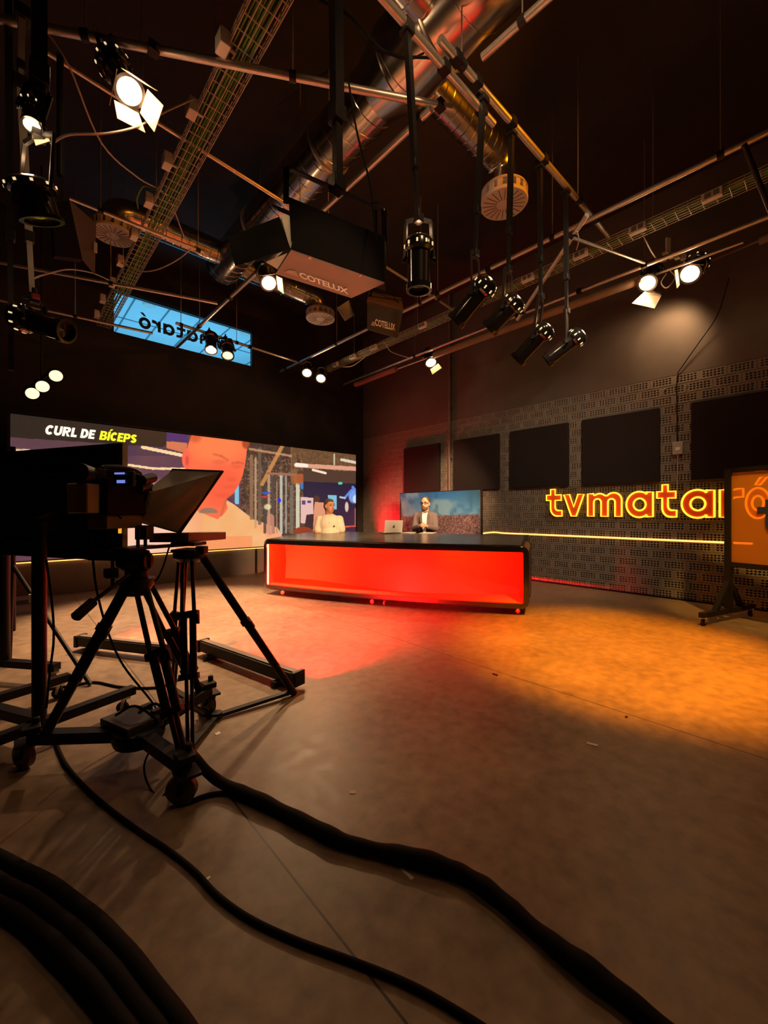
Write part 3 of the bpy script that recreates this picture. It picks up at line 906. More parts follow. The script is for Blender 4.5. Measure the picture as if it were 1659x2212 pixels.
sgn = thing('neon_sign', (XR - 0.04, 2.2, 1.085), 'glowing orange neon outline lettering on the perforated brick wall', 'neon sign')
ZB_, XH = 1.086, 0.335
ext = [('t', 1181, 1214.5), ('v', 1218.5, 1262), ('m', 1270, 1343.5), ('a', 1354, 1411), ('t', 1419.5, 1462), ('a', 1473.5, 1543.5), ('r', 1555, 1606), ('o', 1611.5, 1664), ('q', 1611.5, 1664)]
for ch, p0, p1 in ext:
    ya, yb = onX(p0, 1100, XR - 0.03).y, onX(p1, 1100, XR - 0.03).y
    loops = LET[ch]
    wx = max(p[0] for p in (LET['o'] if ch == 'q' else loops)[0])
    sx = (ya - yb) / wx
    o = Vector((XR - 0.03, ya, ZB_))
    L2 = [[(p[0] * sx, p[1] * XH) for p in lp] for lp in loops]
    pl = obj('letter_plate', MB().poly(L2, o, (0, -1, 0), (0, 0, 1), 0.004), neonback, sgn)
    tb = MB()
    for lp in L2:
        tb.tube([o + Vector((-0.010, -p[0], p[1])) for p in lp], 0.0115, 8, closed=True)
    obj('neon_tube', tb, neon, pl)
bk = MB().box((XR - 0.012, (onX(1178, 1100, XR).y + 0.35) / 2, ZB_ + 0.19), (0.008, onX(1178, 1100, XR).y - 0.35, 0.56))
obj('backing', bk, glass_mat('clear_acrylic', (0.93, 0.92, 0.9), 0.03, 0.1), sgn)
# power supply and wires
pb = onX(1464, 968, XR - 0.05)
ps = thing('power_box', pb, 'small grey power supply box hanging above the neon sign', 'electrical box')
obj('case', MB().box(pb, (0.05, 0.115, 0.165)), mat('box_grey', (0.34, 0.31, 0.27), 0.6), ps, bevel=0.008)
obj('sticker', MB().box(pb + Vector((-0.027, -0.005, -0.01)), (0.003, 0.05, 0.04)), paperm, ps)
tag(obj('power_cable', MB().tube([pb + Vector((0, 0, -0.08)), pb + Vector((0.01, .005, -0.3)), Vector((XR - 0.03, pb.y + .012, ZB_ + .35))], 0.005), whitecable), 'pale cable dropping from the grey power box to the neon letters', 'cable')
tag(obj('supply_wire', MB().tube(smooth([pb + Vector((0, 0, .08)), onX(1463, 890, XR - .02), onX(1463, 815, XR - .02), onX(1475, 790, XR - .03), onX(1510, 740, XR - .06), onX(1550, 680, XR - .12), onX(1575, 600, XR - .3)], 5), 0.006), blackcable), 'thin black wire slanting down the plaster wall to the grey power box', 'wire')
for i, (px, py) in enumerate(((1437, 840), (1484, 831))):
    o = obj('wall_screw', MB().ball(onX(px, py, XR - .012), 0.012), chrome)  # glinting screw heads drawn as small chrome balls
    tag(o, 'shiny metal screw head on the upper bricks, ' + ('left' if i == 0 else 'right') + ' one beside the black wire', 'hook')

# ------------------------------------------------------------------ news desk
DA, DBp = Vector((2.655, 5.40, 0)), Vector((4.235, 2.25, 0))
DL = (DBp - DA).length
DS = (DBp - DA).normalized()
DN = Vector((-DS.y, DS.x, 0))           # away from the camera
if DN.dot(FW) < 0:
    DN = -DN
SAG, DT = 0.13, 1.42


def dpos(s, t, z):
    bow = SAG * (1 - (2 * s / DL - 1) ** 2)
    return DA + DS * s + DN * (t - bow) + Vector((0, 0, z + 0.035 * max(t, 0) * (1 if z > 0.4 else 0)))


def rrect(w0, w1, z0, z1, r, n=6, m=14):
    pts = []
    for (cx, cz, a0) in ((w1 - r, z1 - r, 0), (w0 + r, z1 - r, 90), (w0 + r, z0 + r, 180), (w1 - r, z0 + r, 270)):
        pts += [(cx + r * math.cos(math.radians(a0 + 90 * k / n)), cz + r * math.sin(math.radians(a0 + 90 * k / n))) for k in range(n + 1)]
    # add points along the long sides so that the bow reads
    out = []
    for i, p in enumerate(pts):
        q = pts[(i + 1) % len(pts)]
        out.append(p)
        if abs(q[0] - p[0]) > 0.5:
            for k in range(1, m):
                out.append((p[0] + (q[0] - p[0]) * k / m, p[1] + (q[1] - p[1]) * k / m))
    return out


dk = thing('news_desk', (DA + DBp) / 2 + DN * 0.5, 'long black news desk with glowing red open front on castors', 'desk')
Z0, Z1, TH = 0.075, 0.775, 0.058
outer, inner = rrect(0, DL, Z0, Z1, 0.085), rrect(TH, DL - TH, Z0 + TH, Z1 - TH - .012, 0.02)
mb = MB()
ts = [0, 0.02, 0.4, 0.70]
vo = []
for t in ts:
    vo.append([dpos(s, t, z) for s, z in outer])
k = len(outer)
V = [p for row in vo for p in row]
F = [(i * k + a, i * k + (a + 1) % k, (i + 1) * k + (a + 1) % k, (i + 1) * k + a) for i in range(len(ts) - 1) for a in range(k)]
F.append(tuple(range((len(ts) - 1) * k, len(ts) * k)))
mb.add(V, F)
shell = obj('shell', mb, deskm, dk)
# worktop overhang and side panels behind the closed front part leave knee room
mb = MB()
V, F = [], []
nq = 20
for i in range(nq + 1):
    for t in (0.68, DT):
        for z in (Z1 - .05, Z1):
            V.append(dpos(0.03 + (DL - .06) * i / nq, t, z))
for i in range(nq):
    a = i * 4
    F += [(a, a + 4, a + 6, a + 2), (a + 1, a + 3, a + 7, a + 5), (a, a + 1, a + 5, a + 4), (a + 2, a + 6, a + 7, a + 3)]
F += [(0, 2, 3, 1), (nq * 4, nq * 4 + 1, nq * 4 + 3, nq * 4 + 2)]
mb.add(V, F)
obj('worktop', mb, deskm, dk)
for s0 in (0.0, DL - .05):
    V = [dpos(s, t, z) for s in (s0, s0 + .05) for t in (0.68, DT) for z in (Z0, Z1 - .03)]
    obj('side_panel', MB().add(V, [(0, 1, 3, 2), (4, 6, 7, 5), (0, 4, 5, 1), (2, 3, 7, 6), (0, 2, 6, 4), (1, 5, 7, 3)]), deskm, dk, bevel=.01)
# front ring between outer and inner outline
mb = MB()
fi = rrect(TH, DL - TH, Z0 + TH, Z1 - TH - .012, 0.02)
V = [dpos(s, 0, z) for s, z in outer] + [dpos(s, -0.012, z) for s, z in [(0.012 + (s_ / DL) * (DL - .024), Z0 + .012 + (z_ - Z0) / (Z1 - Z0) * (Z1 - Z0 - .024)) for s_, z_ in outer]] + [dpos(s, -0.012, z) for s, z in fi] + [dpos(s, 0.03, z) for s, z in fi]
F = []
for a in range(k):
    b = (a + 1) % k
    for q in range(3):
        F.append((q * k + a, q * k + b, (q + 1) * k + b, (q + 1) * k + a))
mb.add(V, F)
obj('front_frame', mb, blackgloss, dk)
# lining of the open front with a curved back
mb = MB()
ns = 40
S0, S1, ZI0, ZI1 = TH - .004, DL - TH + .004, Z0 + TH - .004, Z1 - TH - .008


def tb_(s):
    u = s / DL
    return 0.34 + 0.16 * math.sin(u * PI * 2.2 + 0.6)


V, F = [], []
for i in range(ns + 1):
    s = S0 + (S1 - S0) * i / ns
    tb = tb_(s)
    for (t, z) in ((0.0, ZI0), (tb, ZI0 + .03), (tb + .03, (ZI0 + ZI1) / 2), (tb, ZI1 - .03), (0.0, ZI1)):
        p = dpos(s, t, min(z, 0.39)) if z < 0.4 else dpos(s, t, z)
        p.z = z
        V.append(p)
for i in range(ns):
    for j in range(4):
        F.append((i * 5 + j, (i + 1) * 5 + j, (i + 1) * 5 + j + 1, i * 5 + j + 1))
F += [(0, 1, 2, 3, 4), tuple(ns * 5 + q for q in (4, 3, 2, 1, 0))]
mb.add(V, F)
obj('lining', mb, deskin, dk, angle=50)
obj('light_strip', MB().beam(dpos(TH + .012, 0.012, ZI0 + .01), dpos(TH + .012, 0.012, ZI1 - .01), 0.016, 0.016), stripw, dk)
# top laminate
mb = MB()
V, F = [], []
nn, mm_ = 28, 6
for i in range(nn + 1):
    for j in range(mm_ + 1):
        p = dpos(0.085 + (DL - .17) * i / nn, 0.03 + (DT - .06) * j / mm_, Z1 + 0.003)
        V.append(p)
for i in range(nn):
    for j in range(mm_):
        a = i * (mm_ + 1) + j
        F.append((a, a + 1, a + mm_ + 2, a + mm_ + 1))
mb.add(V, F)
obj('desk_top', mb, desktop, dk)


def caster(parent, p, R=0.035, yaw=0.0, h=None, m_w=rubber, m_f=chrome, name='caster'):
    """swivel castor under point p: wheel touches the floor"""
    p = Vector(p)
    a = Vector((math.cos(yaw), math.sin(yaw), 0))
    c = Vector((p.x, p.y, R)) + Vector((-a.y, a.x, 0)) * (R * .35)
    f = MB()
    top = p.z
    f.box(Vector((p.x, p.y, top - .006)), (R * 1.5, R * 1.5, .012))
    for sgn_ in (-1, 1):
        f.beam(c + a * (sgn_ * R * .48), Vector((p.x, p.y, top - .01)) + a * (sgn_ * R * .48), R * .5, R * .10, a)
    f.cyl(c - a * R * .6, c + a * R * .6, R * .16)
    o = obj(name, f, m_f, parent)
    w = MB().lathe([(R * .25, -R * .3), (R * .8, -R * .36), (R, -R * .24), (R, R * .24), (R * .8, R * .36), (R * .25, R * .3)], c, a, 20)
    obj('wheel', w, m_w, o)
    return o


for (s, t) in ((0.28, 0.10), (DL / 2 - 0.08, 0.08), (DL / 2 + 0.08, 0.08), (DL - 0.11, 0.10), (0.05, DT - .15), (DL - .05, DT - .15)):
    p = dpos(s, t, Z0)
    caster(dk, (p.x, p.y, Z0 + .005), 0.027, random.uniform(0, 3), m_w=mat('caster_grey', (0.3, 0.28, 0.27), 0.5) if 'caster_grey' not in MATS else MATS['caster_grey'])
# red light strips inside the desk (real lamps behind the front frame)
for i, (s, e, col) in enumerate(((0.45, 5.5, (1, .12, .006)), (1.25, 5.5, (1, .008, .002)), (2.1, 5.5, (1, .006, .001)), (2.95, 5, (1, .04, .003)))):
    a, b = dpos(s, 0.035, ZI1 - .03), dpos(s, 0.30, ZI0 + .12)
    l = lamp('AREA', 'desk_led', a, b, e, col, shape='RECTANGLE', size=0.8, size_y=0.03)
    v_ = (b - a).normalized()
    v_ = (v_ - DS * v_.dot(DS)).normalized()
    l.rotation_euler = Matrix((DS, DS.cross(v_), -v_)).transposed().to_euler()

# things on the desk
lp = at(849, 1148, 6.25)
lp.z = 0
sT = dpos(1.9, DT - .2, Z1 + 0.006).z
lap = thing('laptop', (lp.x, lp.y, sT), 'open silver laptop on the desk, its lid back to the camera', 'laptop')
u = (RT * 0.92 + FW * 0.39).normalized()
n_ = Vector((-u.y, u.x, 0))
b0 = Vector((lp.x, lp.y, sT))
R = Matrix((u, n_, Vector((0, 0, 1)))).transposed()
obj('base', MB().box(b0 + n_ * 0.11 + Vector((0, 0, .008)), (0.30, 0.21, 0.014), R), alu, lap, bevel=.003)
tl = (Vector((0, 0, 1)) * 0.97 - n_ * 0.2).normalized()
lid = MB().slab([b0 - u * .15 + Vector((0, 0, .012)), b0 + u * .15 + Vector((0, 0, .012)), b0 + u * .15 + tl * .205, b0 - u * .15 + tl * .205], 0.007)
lido = obj('lid', lid, mat('laptop_silver', (0.62, 0.60, 0.57), 0.4, 0.3, var=.03), lap, bevel=.003)
c_ = b0 + tl * .105 - n_ * 0.009
bite = [(math.cos(a) * .018 * (1 if not (-.5 < a < .5) else .7), math.sin(a) * .02) for a in [x * .3 for x in range(-10, 11)]]
obj('emblem', MB().poly([bite], c_ - n_ * .0, u, tl, 0.002).poly([[(0, .024), (.008, .036), (.010, .026)]], c_, u, tl, .002), mat('emblem_dark', (0.06, 0.05, 0.05), 0.4), lido)
pp = at(925, 1148, 6.35)
o = obj('paper_sheet', MB().box((pp.x, pp.y, sT + .004), (0.30, 0.21, 0.003), Matrix.Rotation(0.5, 3, 'Z')), paperm)
tag(o, 'white sheet of paper on the desk in front of the man in the blazer', 'paper')
pp = at(882, 1148, 6.3)
o = obj('notebook', MB().box((pp.x, pp.y, sT + .007), (0.20, 0.14, 0.010), Matrix.Rotation(0.2, 3, 'Z')), paperm)
tag(o, 'thin white notebook on the desk right of the laptop', 'notebook')

# ------------------------------------------------------------------ the two presenters
def person(px, d, ztop, yaw_body, yaw_head, skinm, hairm, label, cloth, pose):
    base = at(px, 1106, d)
    base.z = 0
    fwd = (-FW * math.cos(yaw_body) + RT * math.sin(yaw_body)).normalized()
    side = Vector((-fwd.y, fwd.x, 0))         # the person's own left
    hf = (-FW * math.cos(yaw_head) + RT * math.sin(yaw_head)).normalized()
    hs = Vector((-hf.y, hf.x, 0))
    UPV = Vector((0, 0, 1))

    def p(x, y, z):
        return base + side * (x * pose['w']) + fwd * y + UPV * z

    def hp(x, y, z):                           # head space, origin at head centre
        return base + fwd * 0.03 + UPV * (ztop - 0.12) + hs * x + hf * y + UPV * z
    Rb = Matrix((side, fwd, UPV)).transposed()
    Rh = Matrix((hs, hf, UPV)).transposed()
    sz = ztop - 0.31                          # shoulder height
    g = 0.0

    def limb(m, pts, rs, inf=0.0):
        for i in range(len(pts) - 1):
            m.cyl(pts[i], pts[i + 1], rs[i] + inf, rs[i + 1] + inf, 12)
        for q, r in zip(pts, rs):
            m.ball(q, r + inf, n=12)

    hands = [p(s * pose['hx'], pose['hy'], pose['hz']) for s in (1, -1)]
    elbows = [p(s * pose['ex'], pose['ey'], pose['ez']) for s in (1, -1)]
    shoulders = [p(s * 0.185, -0.01, sz - 0.02) for s in (1, -1)]

    def torso(m, inf):
        m.ball(p(0, 0, 0.55), 1, (0.17 * pose['w'] + inf, 0.13 + inf, 0.14 + inf), Rb, 20)
        m.ball(p(0, 0.015, 0.76), 1, (0.165 * pose['w'] + inf, 0.125 + inf, 0.20 + inf), Rb, 20)
        m.ball(p(0, 0.0, sz - 0.10), 1, (0.185 * pose['w'] + inf, 0.115 + inf, 0.16 + inf), Rb, 20)
        m.ball(p(0, -0.01, sz - 0.01), 1, (0.16 * pose['w'] + inf, 0.075 + inf, 0.055 + inf), Rb, 20)

    body = MB()
    torso(body, 0)
    body.cyl(p(0, -0.01, sz - .02), hp(0, -0.015, -0.06), 0.062, 0.056, 16)
    # head
    body.ball(hp(0, -0.008, 0.025), 1, (0.074, 0.092, 0.092), Rh, 24)
    body.ball(hp(0, 0.018, -0.045), 1, (0.060, 0.072, 0.075), Rh, 20)
    body.ball(hp(0, 0.050, -0.088), 1, (0.030, 0.028, 0.024), Rh, 14)
    body.cyl(hp(0, 0.086, 0.010), hp(0, 0.106, -0.030), 0.009, 0.015, 10)
    body.ball(hp(0, 0.104, -0.032), 0.015, (1.1, .9, .8), Rh)
    for s in (1, -1):
        body.ball(hp(s * 0.074, -0.005, -0.008), 1, (0.012, 0.022, 0.034), Rh, 12)
        body.ball(hp(s * 0.030, 0.075, 0.026), 1, (0.022, 0.012, 0.010), Rh, 10)
    for i, s in enumerate((1, -1)):
        limb(body, [shoulders[i], elbows[i], hands[i]], [0.055, 0.043, 0.030])
        hd = (hands[i] - elbows[i]).normalized()
        inw = (side * -s)
        hc = hands[i] + hd * 0.045
        body.ball(hc, 1, (0.040, 0.040, 0.030), None, 12)
        for q in range(4):
            off = UPV * (0.024 - q * 0.016)
            k0 = hc + hd * 0.02 + off
            k1 = k0 + hd * (0.030 - abs(q - 1.2) * .004) + inw * 0.020
            k2 = k1 + inw * (0.030 - q * .003) - hd * 0.004
            limb(body, [k0, k1, k2], [0.0095, 0.0085, 0.0075])
        limb(body, [hc - hd * .02 + UPV * .02, hc + UPV * 0.045 + inw * .015, hc + UPV * 0.05 + hd * .022 + inw * .03], [0.012, 0.010, 0.008])
        hip = p(s * 0.09, 0.02, 0.50)
        knee, ank = p(s * 0.13, 0.42, 0.49), p(s * 0.13, 0.40, 0.09)
        limb(body, [hip, knee, ank], [0.085, 0.062, 0.042])
        limb(body, [ank + Vector((0, 0, -.05)), p(s * 0.14, 0.54, 0.035)], [0.04, 0.032])
    root = thing('person', base, label, 'person')
    bo = obj('body', body, skinm, root, fix=False)

    def rem(o, v):
        r = o.modifiers.new('remesh', 'REMESH')
        r.mode = 'VOXEL'
        r.voxel_size = v
        r.use_smooth_shade = True
        sm = o.modifiers.new('smooth', 'SMOOTH')
        sm.factor = 0.5
        sm.iterations = 3
    rem(bo, 0.0075)
    # hair
    hr = MB()
    hr.ball(hp(0, -0.022, 0.042), 1, (0.080, 0.090, 0.083), Rh, 24)
    hr.ball(hp(0, -0.055, 0.000), 1, (0.072, 0.055, 0.075), Rh, 20)
    if cloth == 'polo':
        hr.ball(hp(0, 0.012, 0.075), 1, (0.060, 0.06, 0.042), Rh, 18)
    ho = obj('hair', hr, hairm, root, fix=False)
    rem(ho, 0.008)
    for s in (1, -1):
        obj('eye', MB().ball(hp(s * 0.030, 0.083, 0.010), 1, (0.012, 0.006, 0.0055), Rh, 10), eyew, root)
        obj('eyebrow', MB().beam(hp(s * 0.014, 0.091, 0.031), hp(s * 0.046, 0.080, 0.033), .006, .006), hairm, root)
    obj('mouth', MB().beam(hp(-0.022, 0.088, -0.066), hp(0.022, 0.088, -0.066), .007, .007), lipm, root)
    tr = MB()
    tr.ball(p(0, 0, 0.54), 1, (0.185, 0.145, 0.12), Rb, 20)
    for s in (1, -1):
        limb(tr, [p(s * 0.09, 0.02, 0.50), p(s * 0.13, 0.42, 0.49), p(s * 0.13, 0.40, 0.09)], [0.098, 0.075, 0.058])
    to = obj('trousers', tr, trouser, root, fix=False)
    rem(to, 0.012)
    for s in (1, -1):
        obj('shoe', MB().ball(p(s * 0.14, 0.47, 0.042), 1, (0.05, 0.14, 0.042), Rb, 16), black, root)
    top = MB()
    inf = 0.014 if cloth == 'polo' else 0.022
    torso(top, inf)
    for i, s in enumerate((1, -1)):
        if cloth == 'polo':
            mid = shoulders[i].lerp(elbows[i], 0.72)
            limb(top, [p(s * .12, -.01, sz - .01), shoulders[i], mid], [0.050, 0.062, 0.064])
        else:
            wr = elbows[i].lerp(hands[i], 0.90)
            limb(top, [p(s * .12, -.01, sz + .005), shoulders[i], elbows[i], wr], [0.045, 0.060, 0.053, 0.043])
    so = obj('polo_shirt' if cloth == 'polo' else 'jacket', top, polo if cloth == 'polo' else blazer, root, fix=False)
    rem(so, 0.009)
    if cloth == 'polo':
        for s in (1, -1):
            obj('collar', MB().slab([p(s * 0.062, 0.02, sz + .055), p(s * 0.012, 0.075, sz + .005), p(s * 0.045, 0.105, sz - .035), p(s * 0.095, 0.05, sz + .015)], 0.006 * s), polo, root)
        obj('badge', MB().ball(p(0.085, 0.128, sz - .13), .014), eyew, root)
        obj('placket', MB().tube([p(0.0, 0.100, sz - .01), p(0.0, 0.128, sz - .09)], .006), mat('polo_line', (.32, .27, .2), .8), root)
    else:
        obj('shirt', MB().slab([p(-0.055, 0.075, sz + .045), p(0.055, 0.075, sz + .045), p(0.050, 0.150, sz - .02), p(0.030, 0.196, sz - .30), p(-0.030, 0.196, sz - .30), p(-0.050, 0.150, sz - .02)], 0.004), shirtw, root)
        for s in (1, -1):
            obj('lapel', MB().slab([p(s * .058, .070, sz + .05), p(s * .11, .128, sz - .03), p(s * .095, .160, sz - .10), p(s * .030, .205, sz - .30), p(s * .052, .155, sz - .04)], 0.006), mat('lapel_dark', (0.10, 0.075, 0.075), .85) if 'lapel_dark' not in MATS else MATS['lapel_dark'], root)
            obj('collar', MB().slab([p(s * .060, .04, sz + .065), p(s * .008, .085, sz + .03), p(s * .03, .10, sz - .005), p(s * .068, .07, sz + .02)], 0.005), shirtw, root)
        bd = MB().ball(hp(0, 0.030, -0.075), 1, (0.060, 0.068, 0.048), Rh, 20).ball(hp(0, .088, -.052), 1, (.028, .012, .008), Rh, 12)
        rem(obj('beard', bd, mat('beard_brown', (0.16, 0.085, 0.05), .8, var=.4, scale=80), root, fix=False), 0.008)
        gl = MB()
        for s in (1, -1):
            c = hp(s * 0.032, 0.094, 0.008)
            gl.tube([c + hs * (math.cos(a) * .024) + UPV * (math.sin(a) * .018) for a in [2 * PI * q / 12 for q in range(12)]], .0028, 6, closed=True)
            gl.tube([c + hs * (s * .024), hp(s * 0.078, 0.0, 0.012)], .0026, 6)
        gl.tube([hp(-.008, .098, .012), hp(.008, .098, .012)], .0026, 6)
        obj('glasses', gl, black, root)
    return root


person(712, 6.65, 1.365, 0.10, 0.75, skin_a, hair_a, 'man in a white polo shirt sitting at the desk before the video wall, looking right', 'polo',
       dict(w=.88, hx=.17, hy=.24, hz=.70, ex=.235, ey=.03, ez=.80))
person(919, 7.05, 1.412, -0.20, -0.45, skin_b, hair_b, 'bearded man in a grey blazer and glasses sitting at the desk with hands together', 'blazer',
       dict(w=.84, hx=.060, hy=.30, hz=.915, ex=.215, ey=.08, ez=.87))

# ------------------------------------------------------------------ overhead: ducts and diffusers
def duct_mesh(p0, p1, r, seam=0.14, lead=0.05):
    p0, p1 = Vector(p0), Vector(p1)
    L = (p1 - p0).length
    m = MB().cyl(p0, p1, r, n=40)
    x, y, z = frame_of(p1 - p0)
    n = int(L / seam)
    pts = []
    for i in range(n * 24 + 1):
        a = 2 * PI * i / 24
        h = seam * i / 24
        if h > L:
            break
        pts.append(p0 + z * h + x * (math.cos(a) * (r + .001)) + y * (math.sin(a) * (r + .001)))
    m.tube(pts, 0.005, 4)
    return m


ZD = 4.70
XD = 2.30
du = thing('air_duct', (XD, 3.0, ZD), 'big silver spiral air duct running under the ceiling towards the back wall', 'air duct')
obj('main_pipe', duct_mesh((XD, 2.55, ZD), (XD, 5.95, ZD), 0.225), ductm, du)
obj('wide_pipe', duct_mesh((XD, -0.4, ZD), (XD, 2.3, ZD), 0.29, 0.30), ductm, du)
obj('reducer', MB().cyl((XD, 2.3, ZD), (XD, 2.56, ZD), 0.30, 0.235, 40), ductm, du)
obj('side_pipe', duct_mesh((0.9, 1.85, ZD + .02), (XD - .15, 1.85, ZD), 0.20, 0.12), ductm, du)
obj('end_cap', MB().cyl((XD, 5.93, ZD), (XD, 5.99, ZD), 0.23, n=40), ductm, du)
for q in (0.3, 1.9, 3.3, 4.8):
    ring = [Vector((XD + .30 * math.cos(a), q, ZD + .30 * math.sin(a))) for a in [2 * PI * i / 24 for i in range(24)]]
    if q > 2.4:
        ring = [Vector((XD + .235 * math.cos(a), q, ZD + .235 * math.sin(a))) for a in [2 * PI * i / 24 for i in range(24)]]
    b = MB().tube(ring, .012, 6, closed=True).cyl((XD, q, ZD + .23), (XD, q, ZC), .008)
    obj('hanger', b, steel, du)


def diffuser(x0, x1, Y, zplate, R, label, name='air_diffuser'):
    """branch pipe at duct height with an elbow down to a round plate"""
    sg = 1 if x1 > x0 else -1
    t = thing(name, (x1, Y, zplate), label, 'air diffuser', 'round ceiling diffusers on the duct')
    obj('branch_pipe', duct_mesh((x0, Y, ZD), (x1 - sg * .18, Y, ZD), 0.15, 0.09), ductm, t)
    el = [Vector((x1 - sg * .18, Y, ZD))] + [Vector((x1 - sg * .18 + sg * .18 * math.sin(a), Y, ZD - .18 + .18 * math.cos(a))) for a in [PI / 2 * k / 6 for k in range(1, 7)]] + [Vector((x1, Y, zplate + .12))]
    obj('elbow', MB().tube(el, 0.15, 28), ductm, t)
    slot = MB()
    for k in range(16):
        a = 2 * PI * k / 16
        slot.box(Vector((x1 + (R * .93) * math.cos(a), Y + (R * .93) * math.sin(a), zplate + .055)), (0.02, R * .2, .07), Matrix.Rotation(a, 3, 'Z'))
    slot.lathe([(R * .82, .088), (R * 1.0, .088), (R * 1.0, .096), (R * .82, .096)], (x1, Y, zplate), (0, 0, 1), 32)
    obj('vent_grille', slot, foil, t)
    obj('neck', MB().lathe([(0, .12), (R * .96, .12), (R, .10), (R, .09), (R * .9, .09), (R * .55, .02)], (x1, Y, zplate), (0, 0, 1), 32), foil, t)
    obj('collar', MB().lathe([(R * .66, .02), (R * .64, .12), (.15, .13)], (x1, Y, zplate), (0, 0, 1), 32), black, t)
    pl = MB().lathe([(0, -.012), (R * .97, -.010), (R, 0), (R, .02), (0, .022)], (x1, Y, zplate), (0, 0, 1), 40)
    po = obj('plate', pl, foil, t)
    rb = MB()
    for k in range(20):
        a = 2 * PI * k / 20
        c = Vector((math.cos(a), math.sin(a), 0))
        rb.beam(Vector((x1, Y, zplate - .0125)) + c * R * .3, Vector((x1, Y, zplate - .0125)) + c * R * .88, .006, .004)
    obj('slots', rb, mat('slot_dark', (.12, .08, .06), .7) if 'slot_dark' not in MATS else MATS['slot_dark'], po)
    return t


diffuser(XD + .2, 3.70, 2.24, 4.275, 0.235, 'round perforated ceiling diffuser above the row of hanging spotlights')
diffuser(XD + .15, 3.855, 5.78, 4.39, 0.24, 'round ceiling diffuser below the large lettered soft light')
diffuser(XD - .15, 0.90, 5.66, 4.38, 0.22, 'dim round ceiling diffuser beside the wire cable tray')

# ------------------------------------------------------------------ overhead: pipe grid
def clampg(mb, p, r=0.024):
    mb.box(Vector(p), (r * 2.5, r * 2.5, r * 2.3))
    mb.cyl(Vector(p) + Vector((r, r, 0)), Vector(p) + Vector((r * 2.6, r * 1.6, r)), .006)
    return mb


def pipe(pts, r, label, rods=(), m=steel, name='scaffold_pipe', cat='pipe', clamps=()):
    a, b = Vector(pts[0]), Vector(pts[1])
    t = thing(name, (a + b) / 2, label, cat)
    obj('tube', MB().cyl(a, b, r, n=18), m, t)
    for q in rods:
        p = a.lerp(b, q)
        obj('hanger_rod', MB().cyl(p + Vector((0, 0, r)), Vector((p.x, p.y, ZC)), 0.005, n=6), steel, t)
        dv = (b - a).normalized() * .022
        obj('clamp', MB().cyl(p - dv, p + dv, r * 1.35), black, t)
    for q in clamps:
        p = a.lerp(b, q)
        obj('clamp', clampg(MB(), p, r), black, t)
    return a, b


A0 = onZ(-60, 29, 4.0)
pipe((A0, onZ(976, 233, 4.0)), 0.024, 'long grey pipe crossing over the wire tray from upper left to the ducts', (0.2, .62), clamps=(.09, .33, .97))
pipe((onZ(700, -150, 4.0), onZ(1066, 268, 4.0)), 0.025, 'grey scaffold pipe running from the top edge past the silver duct', (0.2,), clamps=(.62, .9))
pipe((onZ(950, 84, 4.06), onZ(1316, 511, 4.06)), 0.025, 'grey pipe carrying the row of hanging black spotlights', (0.08, .72), clamps=(.06, .14, .3, .48, .72, .86))
pipe((onZ(931, 236, 3.95), onZ(380, 752, 3.95)), 0.024, 'grey pipe slanting from the ducts down to the blue window', (.3, .8), clamps=(.02, .6))
pipe((onZ(1230, -46, 4.12), onZ(1042, 124, 4.12)), 0.024, 'short bare pipe leaving the top edge right of the big duct', (0.5,))
pipe((onZ(1800, 215, 4.0), onZ(606, 803, 4.0)), 0.024, 'longest pale pipe, from the upper right edge to the two dazzling lamps', (.08, .26, .5, .75), clamps=(.36, .46, .97))
pipe((onZ(100, 112, 4.12), onZ(978, 668, 4.12)), 0.017, 'thin pale pipe passing behind the large lettered soft light', (.12, .5, .92))
pipe((onZ(380, 698, 3.98), onZ(664, 789, 3.98)), 0.022, 'short brown pipe across the blue window that holds two lamps', (.03, .4), clamps=(.35, .5, .95))
pipe((onZ(1800, 413, 3.98), onZ(742, 830, 3.98)), 0.024, 'grey pipe nearest the right wall, holding the lit lamps', (.2, .42, .7), clamps=(.2, .3))
pipe((at(1268, 464, 3.62), at(1118, 690, 5.0)), 0.022, 'inclined light grey brace pipe between two long grid pipes', (), clamps=(.15, .9))
pipe((at(1240, 515, 3.75), at(1392, 568, 4.65)), 0.014, 'thin dark bracing tube just left of the two right-hand lamps', ())
pipe((onZ(150, 428, 3.9), onZ(440, 545, 3.9)), 0.016, 'thin rail with a double socket running below the left duct branch', (.2, .95))
pipe((onZ(-40, 560, 3.8), onZ(470, 655, 3.8)), 0.018, 'dim rail crossing just above the blue window', (.5,))
pipe((onZ(-40, 640, 3.7), onZ(330, 720, 3.7)), 0.018, 'dim dark rail behind the lone left spotlight', (.5,))
pipe((at(1607, 312, 3.05), at(1690, 520, 3.3)), 0.018, 'dark strut dropping from the longest pipe at the right edge', (), m=black)
# rolled backdrop on its bracket
fa, fb = onZ(1388, 603, 3.9), onZ(938, 768, 3.9)
rl = thing('backdrop_roll', (fa + fb) / 2, 'thick brown roll of backdrop cloth hanging along the right wall', 'backdrop roll')
obj('roll', MB().cyl(fa, fb, 0.052, n=20), mat('roll_cloth', (0.30, 0.20, 0.12), 0.8, bump=.2), rl)
obj('tube', MB().cyl(fa + (fa - fb).normalized() * .9, fb + (fb - fa).normalized() * 1.0, 0.014), steel, rl)
fa, fb = onZ(856, 797, 3.9), onZ(768, 831, 3.9)
tag(obj('backdrop_roll', MB().cyl(fa, fb, 0.050, n=20), mat('red_lit_cloth', (0.42, 0.13, 0.09), 0.85, bump=.2)), 'short cloth roll coloured as red-lit, hanging in the corner beside the lit lamp', 'backdrop roll')  # red light falling on the roll is put into its cloth colour
fa, fb = onZ(1700, 497, 3.98), onZ(1640, 520, 3.98)
